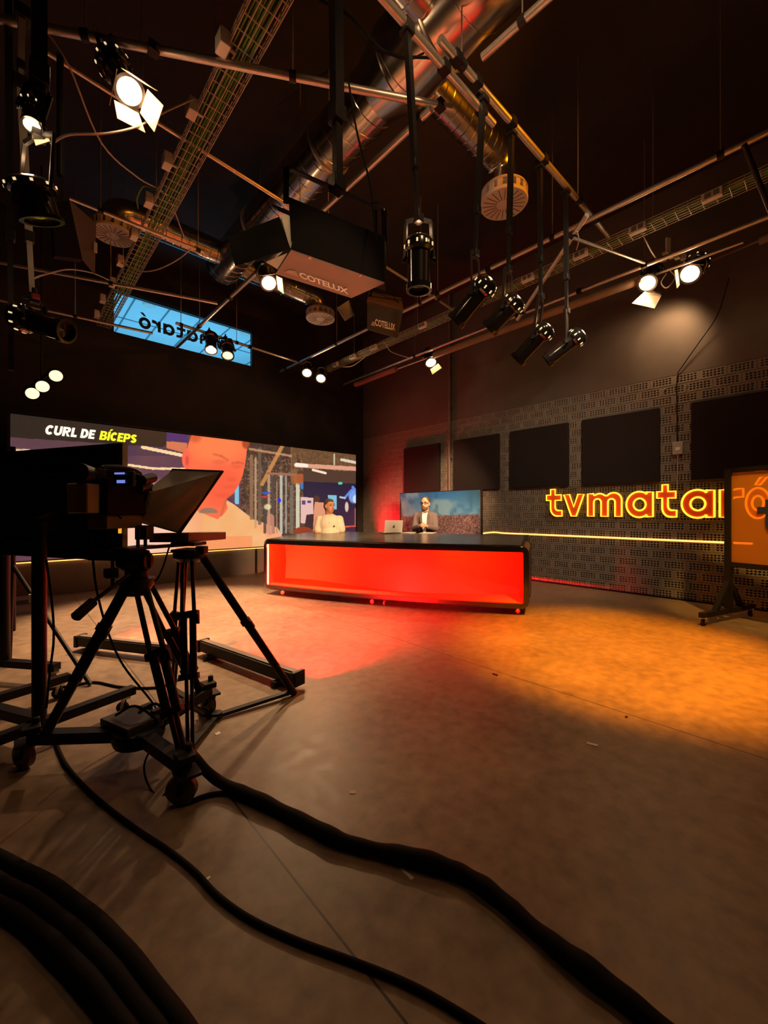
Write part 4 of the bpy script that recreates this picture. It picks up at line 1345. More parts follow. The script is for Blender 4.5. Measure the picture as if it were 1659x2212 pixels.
tag(obj('backdrop_roll', MB().cyl(fa, fb, 0.045, n=18).cyl(fb, onZ(1528, 566, 3.98), .012), mat('dim_cloth', (0.16, 0.10, 0.07), 0.85)), 'thin roll at the right edge, right of the brightest lamp', 'backdrop roll')

# cable trays
def tray(X, ya, yb, z, w, hgt, label, lab2):
    t = thing('cable_tray', (X, (ya + yb) / 2, z), label, 'cable tray')
    m = MB()
    xs = [-w / 2, -w / 4, 0, w / 4, w / 2]
    for x in xs:
        m.cyl((X + x, ya, z), (X + x, yb, z), .0045, n=6)
    for s in (-1, 1):
        for k in (.5, 1):
            m.cyl((X + s * w / 2, ya, z + hgt * k), (X + s * w / 2, yb, z + hgt * k), .0045, n=6)
    y = ya
    while y < yb:
        m.tube([(X - w / 2, y, z + hgt), (X - w / 2, y, z), (X + w / 2, y, z), (X + w / 2, y, z + hgt)], .0042, 6)
        y += 0.10
    obj('wire_mesh', m, wirem, t)
    y = ya + .4
    while y < yb:
        obj('hanger_rod', MB().cyl((X, y, z), (X, y, ZC), .005, n=6), steel, t)
        y += 1.6
    m = MB()
    for k in range(7):
        x = X - w * .3 + w * .6 * k / 6
        m.tube(smooth([(x + random.uniform(-.02, .02), ya + (yb - ya) * q / 10, z + .014 + random.uniform(0, .02)) for q in range(11)], 3), .0065, 6)
    o = obj('cable_loom', m, greenc)
    tag(o, lab2, 'cables', kind='stuff')


tray(1.10, -0.6, 7.7, 4.05, 0.18, 0.06, 'left wire mesh cable tray running from the top edge to the blue window', 'green cables lying in the left wire tray')
tray(4.75, -0.8, 6.9, 4.0, 0.16, 0.05, 'right wire mesh cable tray running between two pipes along the brick wall side', 'green cables lying in the right wire tray')
sb = [((492, 100), 'topmost'), ((424, 240), 'second from the top'), ((369, 352), 'third from the top'), ((328, 436), 'level with the left duct branch end'), ((296, 508), 'just under the left duct branch'),
      ((266, 566), 'with a cable loop below'), ((248, 612), 'by the blue window corner'), ((227, 647), 'left of the blue window, upper'), ((214, 680), 'left of the blue window, lowest')]
for i, ((px, py), w) in enumerate(sb):
    p = onZ(px, py, 4.05)
    p.x -= .03
    o = thing('junction_box', p, 'white junction box on the left wire tray, ' + w, 'junction box', 'junction boxes on the left tray')
    p = Vector(p)
    obj('case', MB().box(p, (0.065, 0.10, 0.10)), whitep, o, bevel=.006)
    obj('bracket', MB().box(p + Vector((.05, 0, -.01)), (.06, .02, .012)), wirem, o)
sb = [((1540, 425), 'nearest the right edge'), ((1380, 497), 'with a cable looping down to the lamps'), ((1254, 550), 'hanging below the pipe junction'), ((1143, 603), 'behind the hanging spotlights'),
      ((910, 702), 'right of the small soft light'), ((805, 750), 'just below the small soft light'), ((760, 770), 'second from its far end'), ((722, 787), 'at its far end')]
for i, ((px, py), w) in enumerate(sb):
    p = onZ(px, py, 3.99)
    p.x = 4.75 - .10
    o = thing('junction_box', p, 'white socket box on the right wire tray, ' + w, 'junction box', 'socket boxes on the right tray')
    obj('case', MB().box(p, (0.05, 0.15, 0.075)), whitep, o, bevel=.006)
    obj('socket', MB().box(p + Vector((-.026, -.03, 0)), (.004, .045, .045)).box(p + Vector((-.026, .03, 0)), (.004, .045, .045)), mat('socket_grey', (.2, .18, .16), .6) if 'socket_grey' not in MATS else MATS['socket_grey'], o)

# loose cables overhead
def hang(pts, r, m, label, n=6):
    tag(obj('hanging_cable', MB().tube(smooth(pts, n), r, 6), m), label, 'cable')


hang([at(100, 66, 2.45), at(150, 145, 2.5), at(220, 310, 2.9), at(300, 385, 3.4), at(362, 425, 4.0), at(400, 515, 4.4), at(432, 545, 4.6)], .006, whitecable, 'long pale cable sagging from the left pipe end past the wire tray')
hang([at(110, 310, 1.9), at(150, 291, 2.0), at(230, 288, 2.2), at(300, 272, 2.5), at(360, 240, 2.8), at(420, 213, 2.9)], .006, whitecable, 'pale cable from the left lamp cluster across to a junction box')
hang([at(262, 568, 4.6), at(300, 585, 4.6), at(340, 582, 4.5), at(385, 560, 4.4), at(415, 535, 4.4)], .007, whitecable, 'pale cable drooping between the tray and the double socket')
hang([at(66, 604, 2.3), at(100, 592, 2.6), at(150, 582, 3.0), at(200, 590, 3.6), at(235, 605, 4.0)], .005, whitecable, 'faint cable behind the lone left spotlight')
hang([at(752, 170, 2.3), at(770, 280, 2.2), at(800, 400, 2.15), at(808, 470, 2.1), at(812, 520, 2.1)], .006, blackcable, 'black cable hanging from the pipe to the lettered soft light')
hang([at(690, 0, 2.5), at(760, 40, 2.5), at(800, 100, 2.55), at(860, 120, 2.6), at(930, 125, 2.7)], .008, blackcable, 'black cable draped below the branch of the big duct')
hang([at(730, 10, 2.5), at(790, 70, 2.55), at(830, 110, 2.6), at(880, 128, 2.65), at(915, 115, 2.7)], .006, blackcable, 'second thinner black cable draped under the duct branch')
hang([at(1384, 500, 4.15), at(1395, 520, 4.2), at(1408, 545, 4.5), at(1425, 565, 4.7), at(1440, 562, 4.8)], .007, whitecable, 'pale cable from the right tray down to the terminal block')
hang([at(1247, 500, 3.7), at(1250, 520, 3.8), at(1245, 540, 4.0)], .005, whitecable, 'short pale lead dropping to the box by the pipe junction')
hang([at(1440, 590, 4.75), at(1428, 610, 4.8), at(1440, 622, 4.8), at(1458, 600, 4.75), at(1448, 585, 4.7)], .006, whitecable, 'pale lead looped between the two right-hand lamps')
hang([at(800, 752, 7.0), at(830, 740, 6.9), at(845, 760, 7.1), at(890, 775, 7.3)], .007, whitecable, 'pale cable from the right tray to the corner lamp')
_y0, _y1 = onZ(722, 787, 3.99).y, onZ(805, 750, 3.99).y
hang([(4.65, _y0, 3.96), (4.65, _y0 * .7 + _y1 * .3, 3.86), (4.65, (_y0 + _y1) / 2, 3.83), (4.65, _y0 * .25 + _y1 * .75, 3.88), (4.65, _y1, 3.96)], .008, whitecable, 'pale cable sagging under the far end of the right tray')
hang([at(298, 450, 4.3), at(296, 428, 4.2), at(310, 402, 4.1), at(335, 410, 4.0), at(343, 425, 4.0)], .008, greenc, 'loop of green cable beside the left wire tray')
tb = thing('terminal_block', at(1455, 552, 4.75), 'row of pale cable terminals above the right-hand lamps', 'terminal block')
for k in range(4):
    obj('terminal', MB().box(at(1437 + 13 * k, 551 + 1.5 * k, 4.75), (.05, .05, .06)), whitep, tb, bevel=.004)
obj('bracket', MB().slab([at(1440, 512, 4.75), at(1449, 514, 4.75), at(1449, 545, 4.75), at(1440, 545, 4.75)], .02), whitep, tb)
dsock = thing('socket_block', at(436, 546, 4.6), 'pale double socket hanging at the end of the left rail', 'socket')
obj('case', MB().box(at(430, 540, 4.6), (.09, .05, .06)).box(at(443, 548, 4.6), (.06, .05, .05)), whitep, dsock, bevel=.006)

# ------------------------------------------------------------------ spotlights
def barndoor(c, ax, r, ang, spin, m, root, length=.12, width=None):
    x, y, z = frame_of(ax)
    d = x * math.cos(spin) + y * math.sin(spin)
    e = z.cross(d)
    w = (width or r * 1.7) / 2
    p0 = c + d * r
    out = (d * math.sin(ang) + z * math.cos(ang)) * length
    return obj('barn_door', MB().slab([p0 - e * w, p0 + e * w, p0 + e * w * 1.15 + out, p0 - e * w * 1.15 + out], 0.004), m, root)


def lantern(c_back, c_front, r, label, hang_pt=None, lens=None, vents=True, group=None, energy=0, angle=45, m=blackgloss, doors=(), color=WARM, aim=None, name='spotlight', r_src=.05, spill=0.0):
    B, Fp = Vector(c_back), Vector(c_front)
    ax = (Fp - B)
    L = ax.length
    z = ax.normalized()
    t = thing(name, (B + Fp) / 2, label, 'spotlight', group)
    cap = L * .30
    obj('body', MB().lathe([(0, cap * .8), (r * .98, cap * .85), (r, cap), (r, L * .9), (r * 1.02, L * .92)], B, z, 28), m, t)
    obj('back_cap', MB().lathe([(0, 0), (r * .7, .004), (r * 1.12, L * .06), (r * 1.28, L * .13), (r * 1.28, L * .26), (r * 1.05, L * .30), (r * .9, L * .30)], B, z, 28), m, t)
    obj('front_ring', MB().lathe([(r * .92, L * .9), (r * 1.14, L * .9), (r * 1.14, L), (r * .90, L), (r * .88, L * .93)], B, z, 28), m, t)
    x, y, _ = frame_of(z)
    if vents:
        v = MB()
        for k in range(10):
            a = 2 * PI * k / 10
            d = x * math.cos(a) + y * math.sin(a)
            Rm = Matrix((d, z.cross(d), z)).transposed()
            v.box(B + z * L * .195 + d * r * 1.277, (.006, r * .15, L * .06), Rm)
        obj('vent_grille', v, vent_on, t)
    obj('lens', MB().lathe([(0, L * .935), (r * .9, L * .92), (r * .9, L * .91), (0, L * .90)], B, z, 28), lens or lens_on, t)
    # yoke
    up = Vector((0, 0, 1))
    sd = z.cross(up)
    if sd.length < .2:
        sd = RT.copy()
    sd.normalize()
    mid = B + z * L * .42
    hp_ = Vector(hang_pt) if hang_pt is not None else mid + Vector((0, 0, r * 2.4))
    yk = MB()
    for s in (-1, 1):
        a = mid + sd * (s * r * 1.22)
        b = hp_ + sd * (s * r * 1.1) - Vector((0, 0, r * .3))
        yk.beam(a, b, .012, .022)
        yk.beam(b, hp_, .012, .022)
    obj('yoke', yk, black, t)
    for s in (-1, 1):
        obj('knob', MB().cyl(mid + sd * (s * r * 1.2), mid + sd * (s * r * 1.45), .018, n=10), black, t)
    obj('clamp', MB().box(hp_, (.05, .05, .05)).cyl(hp_, hp_ + Vector((0, 0, .06)), .012), black, t, bevel=.006)
    for (ang, spin, dm, ln) in doors:
        barndoor(Fp, z, r * 1.05, ang, spin, dm, t, ln)
    if energy:
        tgt = Vector(aim) if aim is not None else Fp + z
        l = spot(Fp + z * .03, tgt, energy, color, angle, .6, r_src)
        if vents and not spill:
            lamp('POINT', 'vent_spill', B - z * .06 + Vector((0, 0, .02)), tgt, 1.2, color, shadow_soft_size=.03)
        if spill:
            lamp('POINT', 'lamp_spill', Fp + z * .06, tgt, spill, color, shadow_soft_size=.03)
    return t


def hpole(p_top, p_bot, label, w=.034, m=black, box=True):
    a, b = Vector(p_top), Vector(p_bot)
    t = thing('hanging_pole', b, label, 'hanging pole')
    mid = a.lerp(b, .72)
    obj('outer_tube', MB().beam(a, mid, w, w), m, t)
    obj('inner_tube', MB().beam(mid, b, w * .72, w * .72), m, t)
    obj('joint', MB().box(mid, (w * 1.3, w * 1.3, w * 1.6)), black, t, bevel=.004)
    obj('hook', MB().box(a, (.07, .07, .07)).cyl(a, a + Vector((.05, .02, .03)), .008), black, t, bevel=.006)
    return t


row = 'row of black spotlights hanging on poles'
D1 = 2.41
lantern(at(905, 512, D1), at(905, 629, D1 + .02), 0.067, 'upright black spotlight hanging alone, lens straight down', at(904, 472, D1), group=row, energy=4, angle=60, lens=lens_off)
hpole(at(879, 62, D1), at(903, 470, D1), 'black pole holding the upright spotlight')
dd = [(2.86, (1062, 601), (983, 697), (1026, 548), (1043, 212), 'black spotlight tilted down-left, second in the row from the upright one'),
      (3.12, (1124, 641), (1056, 712), (1098, 582), (1105, 284), 'black spotlight tilted down-left, in the middle of the row'),
      (3.42, (1188, 702), (1116, 780), (1168, 640), (1166, 356), 'black spotlight tilted down-left, fourth in the row'),
      (3.69, (1261, 717), (1180, 780), (1224, 672), (1222, 410), 'black spotlight tilted down-left, rightmost of the row')]
CAN_AIM = (at(712, 1120, 6.65), at(820, 1150, 6.4), at(919, 1110, 7.05), (5.95, 5.0, 1.3))
for i, (d, b, f_, j, tp, lab) in enumerate(dd):
    lantern(at(b[0], b[1], d), at(f_[0], f_[1], d + .15), 0.067, lab, at(j[0], j[1], d + .02), group=row, energy=(900, 200, 620, 640)[i], angle=32, aim=CAN_AIM[i], lens=lens_off)
    hpole(at(tp[0], tp[1], d), at(j[0], j[1], d + .02), 'black pole holding the ' + ('second', 'middle', 'fourth', 'rightmost')[i] + ' spotlight of the row')
hpole(at(724, -150, 2.15), at(730, 405, 2.15), 'thick black pole from the top edge down to the lettered soft light', .055)

# lit lamps with visible faces
FL = lambda px, py: fl(px, py)
lantern(at(238, 128, 2.5), at(280, 198, 2.42), 0.075, 'lit lamp with open pale barn doors high at the left', at(240, 96, 2.5), energy=10, angle=45, spill=4.5, aim=fl(300, 1600),
        doors=((.30, 0.2, doorwhite, .14), (.30, 1.8, doorwhite, .14), (.35, 3.4, doorwhite, .14), (.35, 5.0, doorwhite, .12)))
lantern(at(570, 580, 4.7), at(581, 612, 4.55), 0.085, 'lit lamp hanging below the left end of the lettered soft light', at(568, 574, 4.67), energy=700, angle=70, vents=False, spill=5, aim=fl(470, 1350),
        doors=((.5, .4, doorwhite, .10), (.5, 2.0, doorwhite, .08)))
lantern(at(456, 722, 6.5), at(456, 757, 6.38), 0.085, 'lit lamp in front of the blue window, left of the pair', at(452, 716, 6.5), energy=1350, angle=50, vents=False, spill=5, aim=fl(400, 1315))
lantern(at(491, 745, 6.5), at(492, 769, 6.35), 0.085, 'lit lamp in front of the blue window, right of the pair', at(487, 730, 6.5), lens=lens_soft, energy=40, angle=80, vents=False)
lantern(at(664, 786, 7.8), at(663, 806, 7.6), 0.088, 'dazzling lamp at the pipe corner, left of the pair', at(664, 780, 7.8), energy=280, angle=46, vents=False, spill=5, aim=fl(440, 1380))
lantern(at(695, 798, 7.8), at(693, 818, 7.6), 0.088, 'dazzling lamp at the pipe corner, right of the pair', at(693, 792, 7.8), energy=120, angle=65, vents=False, spill=5, aim=fl(700, 1420))
lantern(at(925, 762, 7.5), at(931, 784, 7.35), 0.10, 'lit lamp below the right-hand pipe near the room corner', at(922, 757, 7.5), energy=260, angle=60, vents=False, spill=3, aim=at(930, 1110, 7.6),
        doors=((.7, 5.6, doorwhite, .10),))
lantern(at(1412, 582, 4.95), at(1398, 612, 4.78), 0.092, 'lit lamp by the brick wall with a pale reflector flap below it', at(1408, 572, 4.9), energy=60, angle=80, vents=False, spill=4, aim=fl(1100, 1330))
t = thing('reflector_flap', at(1402, 650, 4.8), 'pale folded reflector flap under the lit lamp by the wall', 'reflector')
obj('sheet', MB().slab([at(1365, 655, 4.62), at(1388, 634, 4.78), at(1428, 640, 4.9), at(1414, 666, 4.7)], .004), cream, t)
obj('fold', MB().slab([at(1388, 634, 4.78), at(1428, 640, 4.9), at(1426, 630, 4.98), at(1395, 628, 4.9)], .004), cream, t)
lantern(at(1508, 566, 4.75), at(1490, 592, 4.62), 0.10, 'brightest lamp beside the brick wall, nearest the right edge', at(1505, 555, 4.75), energy=25, angle=80, spill=4, aim=fl(1150, 1400),
        doors=((.3, 1.0, doorwhite, .05), (.3, 3.0, doorwhite, .05)))
# wash of light on the plaster behind those two lamps
spot(at(1405, 640, 5.05), onX(1445, 735, XR), 12, WARM, 70, .5, .05)
spot(at(1478, 632, 5.0), onX(1420, 760, XR), 48, WARM, 120, .9, .1)
# left cluster
lantern(at(66, 220, 1.75), at(69, 272, 1.72), 0.032, 'lit black spotlight at the foot of the upper left pole', at(85, 190, 1.75), energy=2, angle=70, aim=fl(500, 1700), spill=.8, doors=((.5, 5.6, doorwhite, .03),))
lantern(at(60, 385, 1.8), at(92, 480, 1.86), 0.075, 'large black spotlight with glowing vents below the upper left pole', at(84, 290, 1.76), energy=3, angle=60, aim=fl(600, 1650), lens=lens_off)
hpole(at(84, -120, 1.75), at(86, 275, 1.75), 'thick black pole at the upper left edge', .052)
hpole(at(48, 30, 2.3), at(45, 186, 2.3), 'short rusty pole left of the thick black pole', .03, greypole)
hpole(at(44, 182, 2.3), at(70, 640, 2.3), 'pale telescopic pole holding the lone left spotlight', .035, greypole)
t = lantern(at(28, 682, 2.3), at(146, 716, 2.27), 0.058, 'lone black spotlight lying nearly level at the left edge', at(74, 645, 2.3), lens=lens_off)
obj('red_band', MB().box(at(78, 641, 2.26), (.034, .034, .016)), redmark, t)
hpole(at(16, -240, 2.4), at(24, 800, 2.4), 'dim black pole hanging at the far left edge', .035)
t = thing('lamp_cluster', at(95, 832, 5.0), 'row of three small glowing round lamps above the video wall', 'lamp cluster')
for (px, py) in ((70, 850), (92, 835), (121, 812)):
    B, Fp = at(px - 6, py - 8, 5.08), at(px, py, 5.0)
    z = (Fp - B).normalized()
    h = obj('lamp_head', MB().lathe([(0, 0), (.05, .01), (.07, .05), (.075, (Fp - B).length), (.068, (Fp - B).length - .004)], B, z, 24), black, t)
    obj('lens', MB().lathe([(0, .004), (.068, 0)], Fp, z, 24), lens_soft, h)
obj('bar', MB().cyl(at(60, 838, 5.1), at(118, 800, 5.1), .014), black, t)
obj('rod', MB().cyl(at(90, 818, 5.1), at(90, 358, 5.1), .010), black, t)

# ------------------------------------------------------------------ fluorescent soft lights
sl = thing('soft_light', at(728, 500, 2.2), 'large black soft light with white lettering on its lower flap', 'soft light')
body = MB().slab([at(629, 536, 2.2), at(831, 608, 2.2), at(831, 510, 2.16), at(623, 424, 2.16)], -.16)
obj('housing', body, blackmatte, sl, bevel=.004)
obj('barn_door', MB().slab([at(629, 539, 2.2), at(831, 610, 2.2), at(760, 642, 2.46), at(596, 590, 2.46)], -.006), mat('flap_brown', (0.30, 0.19, 0.155), .7), sl)
flap = [c for c in sl.children][-1]
tl_, tr_ = at(662, 588, 2.418), at(768, 624, 2.40)
uxv = (at(831, 610, 2.2) - at(629, 539, 2.2)).normalized()
e1 = at(596, 590, 2.46) - at(629, 539, 2.2)
nrm = uxv.cross(e1).normalized()
uyv = -(e1 - uxv * e1.dot(uxv)).normalized()
nn_ = uxv.cross(uyv)
off = 0.009 if nn_.z < 0 else -0.009
ctr = at(629, 539, 2.2) + e1 * .78 + uxv * .135
obj('lettering', text_mesh('COTELUX', 0.048, ctr + nn_ * off, uxv, uyv, 0.0, .03, width=.30), lettering, flap)
obj('emblem', MB().slab([ctr + nn_ * off - uxv * .10, ctr + nn_ * off - uxv * .01, ctr + nn_ * off - uxv * .02 + uyv * .045, ctr + nn_ * off - uxv * .06 + uyv * .035], .001), lettergrey, flap)
obj('barn_door', MB().slab([at(603, 468, 2.28), at(628, 536, 2.2), at(507, 573, 2.22), at(492, 512, 2.3)], .006), blackmatte, sl)
obj('end_plate', MB().slab([at(604, 467, 2.30), at(628, 536, 2.2), at(643, 488, 2.19), at(622, 461, 2.24)], .004), greypole, sl)
obj('inner_reflector', MB().slab([at(575, 565, 2.42), at(604, 583, 2.44), at(633, 541, 2.23)], .004), cream, sl)
yk = MB().beam(at(618, 440, 2.2), at(618, 362, 2.15), .03, .006).beam(at(618, 362, 2.15), at(830, 455, 2.15), .03, .006).beam(at(830, 455, 2.15), at(831, 522, 2.2), .03, .006)
obj('yoke', yk, black, sl)
obj('bracket', MB().box(at(728, 398, 2.15), (.07, .07, .08)), black, sl, bevel=.005)
obj('lock_lever', MB().beam(at(590, 446, 2.2), at(628, 462, 2.18), .03, .012), black, sl, bevel=.004)
for (px, py) in ((675, 559), (785, 597)):
    obj('hinge', MB().box(at(px, py, 2.215), (.05, .02, .006)), alu, sl)

s2 = thing('soft_light', at(830, 690, 5.5), 'small black soft light with white lettering hung lower behind the large one', 'soft light')
hb = MB().slab([at(794, 713, 5.5), at(859, 731, 5.45), at(870, 676, 5.45), at(794, 655, 5.5)], .03)
hb2 = obj('barn_door', hb, mat('flap_dark', (0.05, 0.045, 0.04), .7), s2)
ux2 = (at(859, 731, 5.45) - at(794, 713, 5.5)).normalized()
uy2 = (at(794, 655, 5.5) - at(794, 713, 5.5)).normalized()
n22 = ux2.cross(uy2)
o2 = 0.036 if n22.dot(FW) < 0 else -.036
obj('lettering', text_mesh('COTELUX', 0.085, at(811, 705, 5.49) + n22 * o2, ux2, uy2, 0.0, .03, width=.285), lettering, hb2)
obj('emblem', MB().slab([at(801, 703, 5.45), at(810, 705, 5.45), at(810, 697, 5.45), at(805, 694, 5.45)], .002), lettergrey, hb2)
obj('housing', MB().slab([at(792, 655, 5.5), at(870, 676, 5.45), at(866, 652, 5.85), at(796, 636, 5.85)], .05), wood, s2)
obj('barn_door', MB().slab([at(727, 666, 5.3), at(745, 694, 5.3), at(765, 681, 5.5), at(753, 649, 5.5)], .008), greypole, s2)
obj('barn_door', MB().slab([at(753, 637, 5.5), at(772, 698, 5.35), at(791, 667, 5.5), at(770, 635, 5.6)], .008), blackmatte, s2)
obj('yoke', MB().beam(at(800, 640, 5.6), at(812, 590, 5.7), .03, .008).beam(at(862, 655, 5.6), at(812, 590, 5.7), .03, .008).cyl(at(812, 590, 5.7), at(812, 438, 5.7), .02), black, s2)

s3 = thing('soft_light', at(175, 510, 2.6), 'dark soft light seen edge-on at the left below the spotlights', 'soft light')
obj('barn_door', MB().slab([at(150, 432, 2.5), at(208, 482, 2.7), at(205, 592, 2.7), at(178, 560, 2.6)], .006), mat('flap_dim', (0.09, 0.06, 0.045), .7), s3)
obj('housing', MB().slab([at(110, 440, 2.45), at(150, 432, 2.5), at(178, 560, 2.6), at(118, 552, 2.5)], .1), blackmatte, s3)
obj('latch', MB().box(at(206, 535, 2.69), (.02, .02, .06)), cream, s3)
obj('yoke', MB().beam(at(130, 440, 2.5), at(130, 380, 2.5), .03, .008).cyl(at(130, 380, 2.5), at(130, 120, 2.5), .018), black, s3)

# ------------------------------------------------------------------ monitor cart, left foreground
MR = at(264, 1085, 2.2)
mdir = (RT * -.942 + FW * .335).normalized()
mnor = Vector((-mdir.y, mdir.x, 0))
if mnor.dot(FW) < 0:
    mnor = -mnor
mc = thing('monitor_cart', at(85, 1600, 2.0) * 1.0, 'big black monitor on a wheeled stand seen from behind at the left edge', 'monitor')
c = Vector((MR.x, MR.y, 1.203)) + mdir * .56
Rm = Matrix((mdir, mnor, Vector((0, 0, 1)))).transposed()
obj('screen_housing', MB().box(c, (1.12, .035, .634), Rm), blackmatte, mc, bevel=.006)
obj('back_cover', MB().box(c - mnor * .035 + Vector((0, 0, -.04)), (.72, .05, .40), Rm), blackmatte, mc, bevel=.012)
obj('bezel', MB().box(Vector((MR.x, MR.y, 1.203)) + mnor * .012 - mdir * .003, (.006, .030, .63), Rm), alu, mc)
P1 = at(85, 1400, 2.0)
P1.z = 0
P1b = P1 + mdir * .55
for q, nm in ((P1, 'post'), (P1b, 'post')):
    obj(nm, MB().cyl((q.x, q.y, .10), (q.x, q.y, 1.1), .030, n=18), black, mc)
obj('crossbar', MB().beam(P1 + Vector((0, 0, .13)), P1b + Vector((0, 0, .13)), .05, .05), black, mc)
fdir = (RT * .49 + FW * .87).normalized()
for q in (P1, P1b):
    obj('foot', MB().beam(q - fdir * .42 + Vector((0, 0, .115)), q + fdir * .45 + Vector((0, 0, .115)), .05, .045), black, mc)
    for s in (-.38, .40):
        w = q + fdir * s
        caster(mc, (w.x, w.y, .095), .032, 1.0)
obj('mount_plate', MB().box(c - mnor * .07, (.5, .02, .26), Rm).beam(P1 + Vector((0, 0, 1.08)), Vector((c.x, c.y, 1.12)) - mnor * .05 + mdir * -.15, .05, .08).beam(P1b + Vector((0, 0, 1.08)), Vector((c.x, c.y, 1.12)) - mnor * .05 + mdir * .15, .05, .08), black, mc)
# second rolling stand behind it
P2 = at(10, 1400, 2.8)
P2.z = 0
rs = thing('rolling_stand', P2, 'dark upright stand on a wheeled foot behind the monitor at the left edge', 'stand')
obj('post', MB().cyl(P2 + Vector((0, 0, .1)), P2 + Vector((0, 0, 1.0)), .03, n=16), black, rs)
e2 = fl(124, 1440, .12)
obj('foot', MB().beam(P2 + Vector((0, 0, .12)), Vector((e2.x, e2.y, .12)), .05, .045).beam(P2 + Vector((0, 0, .12)), P2 + (P2 - Vector((e2.x, e2.y, 0))) * 1 + Vector((0, 0, .12)), .05, .045), black, rs)
caster(rs, (e2.x - .03, e2.y, .10), .05, .6, m_w=mat('wheel_beige', (.22, .18, .14), .6))
e3 = P2 + (P2 - Vector((e2.x, e2.y, 0))) * .9
caster(rs, (e3.x, e3.y, .10), .05, .6)
# light stand with slanted legs
lf = fl(195, 1482)
apx = at(28, 1222, 3.1)
ls = thing('light_stand', Vector((apx.x, apx.y, 0)), 'slanted leg stand standing behind the black monitor post', 'stand')
cst = Vector((apx.x, apx.y, 0)) + Vector((-.02, 0, 0))
obj('leg', MB().cyl(apx, lf + Vector((0, 0, .012)), .014), black, ls)
obj('leg', MB().cyl(apx, Vector((2 * cst.x - lf.x + .3, 2 * cst.y - lf.y, .012)), .014), black, ls)
obj('leg', MB().cyl(apx, fl(20, 1440) + Vector((0, 0, .012)), .014), black, ls)
obj('stem', MB().cyl(Vector((apx.x, apx.y, .25)), apx + Vector((0, 0, .9)), .017), black, ls)
obj('clamp', MB().box(at(72, 1292, 2.98), (.05, .05, .06)), greypole, ls)
# far caster trolley by the video wall
ft = fl(65, 1325)
tr = thing('equipment_trolley', ft, 'low dark trolley with a pale wheel near the video wall at the left', 'trolley')
obj('frame', MB().box(Vector((ft.x - .1, ft.y + .05, .15)), (.5, .3, .05)).box(Vector((ft.x - .3, ft.y + .05, .30)), (.06, .3, .3)), black, tr)
for s in (-.28, .08):
    caster(tr, (ft.x + s, ft.y, .13), .055, .3, m_w=MATS['wheel_beige'])

# ------------------------------------------------------------------ camera on its tripod and dolly
Hc = at(293, 1230, 1.96)
tz = lambda px, py, d: at(px, py, d)
tp = thing('camera_tripod', Vector((Hc.x, Hc.y, 0)), 'black camera tripod with pan handle standing on a wheeled dolly', 'tripod')
bowl = at(295, 1262, 1.97)
obj('bowl', MB().lathe([(0, -.06), (.05, -.05), (.075, 0), (.08, .03), (0, .03)], bowl, (0, 0, 1), 24), black, tp)
hd = obj('fluid_head', MB().cyl(bowl + Vector((0, 0, .03)), bowl + Vector((0, 0, .07)), .05).box(at(293, 1212, 1.96), (.11, .11, .07)).cyl(at(268, 1214, 1.96), at(322, 1212, 1.96), .045).box(at(292, 1192, 1.96), (.09, .16, .02)), black, tp, bevel=.004)
obj('drag_knob', MB().cyl(at(258, 1216, 1.95), at(266, 1215, 1.95), .03), black, hd)


def leg(root, top, foot, gap, m=black, split=.42, w=.016):
    top, foot = Vector(top), Vector(foot)
    dz = (foot - top).normalized()
    sd = dz.cross(FW).normalized()
    a = top.lerp(foot, split)
    b = top.lerp(foot, min(1, split + .33))
    mbl = MB()
    for s in (-1, 1):
        mbl.tube([top + sd * (s * gap), a + sd * (s * gap * 1.25), b + sd * (s * gap * 1.2)], w * .62, 10)
    mbl.tube([a, foot], w * .72, 10) if gap < .012 else [mbl.tube([a + sd * (s * gap * .6), foot + sd * (s * gap * .45)], w * .55, 10) for s in (-1, 1)]
    o = obj('leg', mbl, m, root)
    R_ = Matrix((sd, dz.cross(sd), dz)).transposed()
    obj('leg_clamp', MB().box(a, (gap * 2.6 + .04, .035, .035), R_).box(a + sd * (gap * 1.3 + .018) + dz * .03, (.012, .02, .05), R_), m, o, bevel=.003)
    obj('leg_clamp', MB().box(b, (gap * 2.6 + .03, .03, .03), R_), m, o, bevel=.003)
    obj('foot', MB().ball(foot, .022, (1, 1, .8)), rubber, o)
    return o


leg(tp, bowl + (at(278, 1258, 1.93) - bowl), at(92, 1597, 1.83), .006, split=.30, w=.030)
leg(tp, bowl + Vector((0, 0, -.01)) + RT * .02, at(398, 1642, 1.70), .026, w=.020)
leg(tp, bowl + (at(312, 1256, 2.02) - bowl), at(437, 1503, 2.28), .022, w=.020)
h0, h1, h2 = at(280, 1240, 1.9), at(203, 1298, 1.75), at(161, 1335, 1.66)
ph = obj('pan_handle', MB().tube([h0, h1], .009, 10), black, tp)
obj('grip', MB().tube([h1, h1.lerp(h2, .06), h1.lerp(h2, .94), h2], [.014, .021, .021, .014], 12), rubber, ph)
obj('remote_control', MB().box(at(240, 1238, 1.82), (.05, .06, .04)), black, ph, bevel=.004)
dl = thing('tripod_dolly', fl(300, 1590), 'black three-armed dolly with large wheels under the camera tripod', 'dolly')
hub = fl(300, 1585, .13)
hub.z = .13
ends = [fl(66, 1592, .14), fl(400, 1655, .14), fl(450, 1492, .14)]
obj('hub', MB().lathe([(0, -.03), (.10, -.03), (.11, 0), (.10, .03), (0, .03)], hub, (0, 0, 1), 20), black, dl)
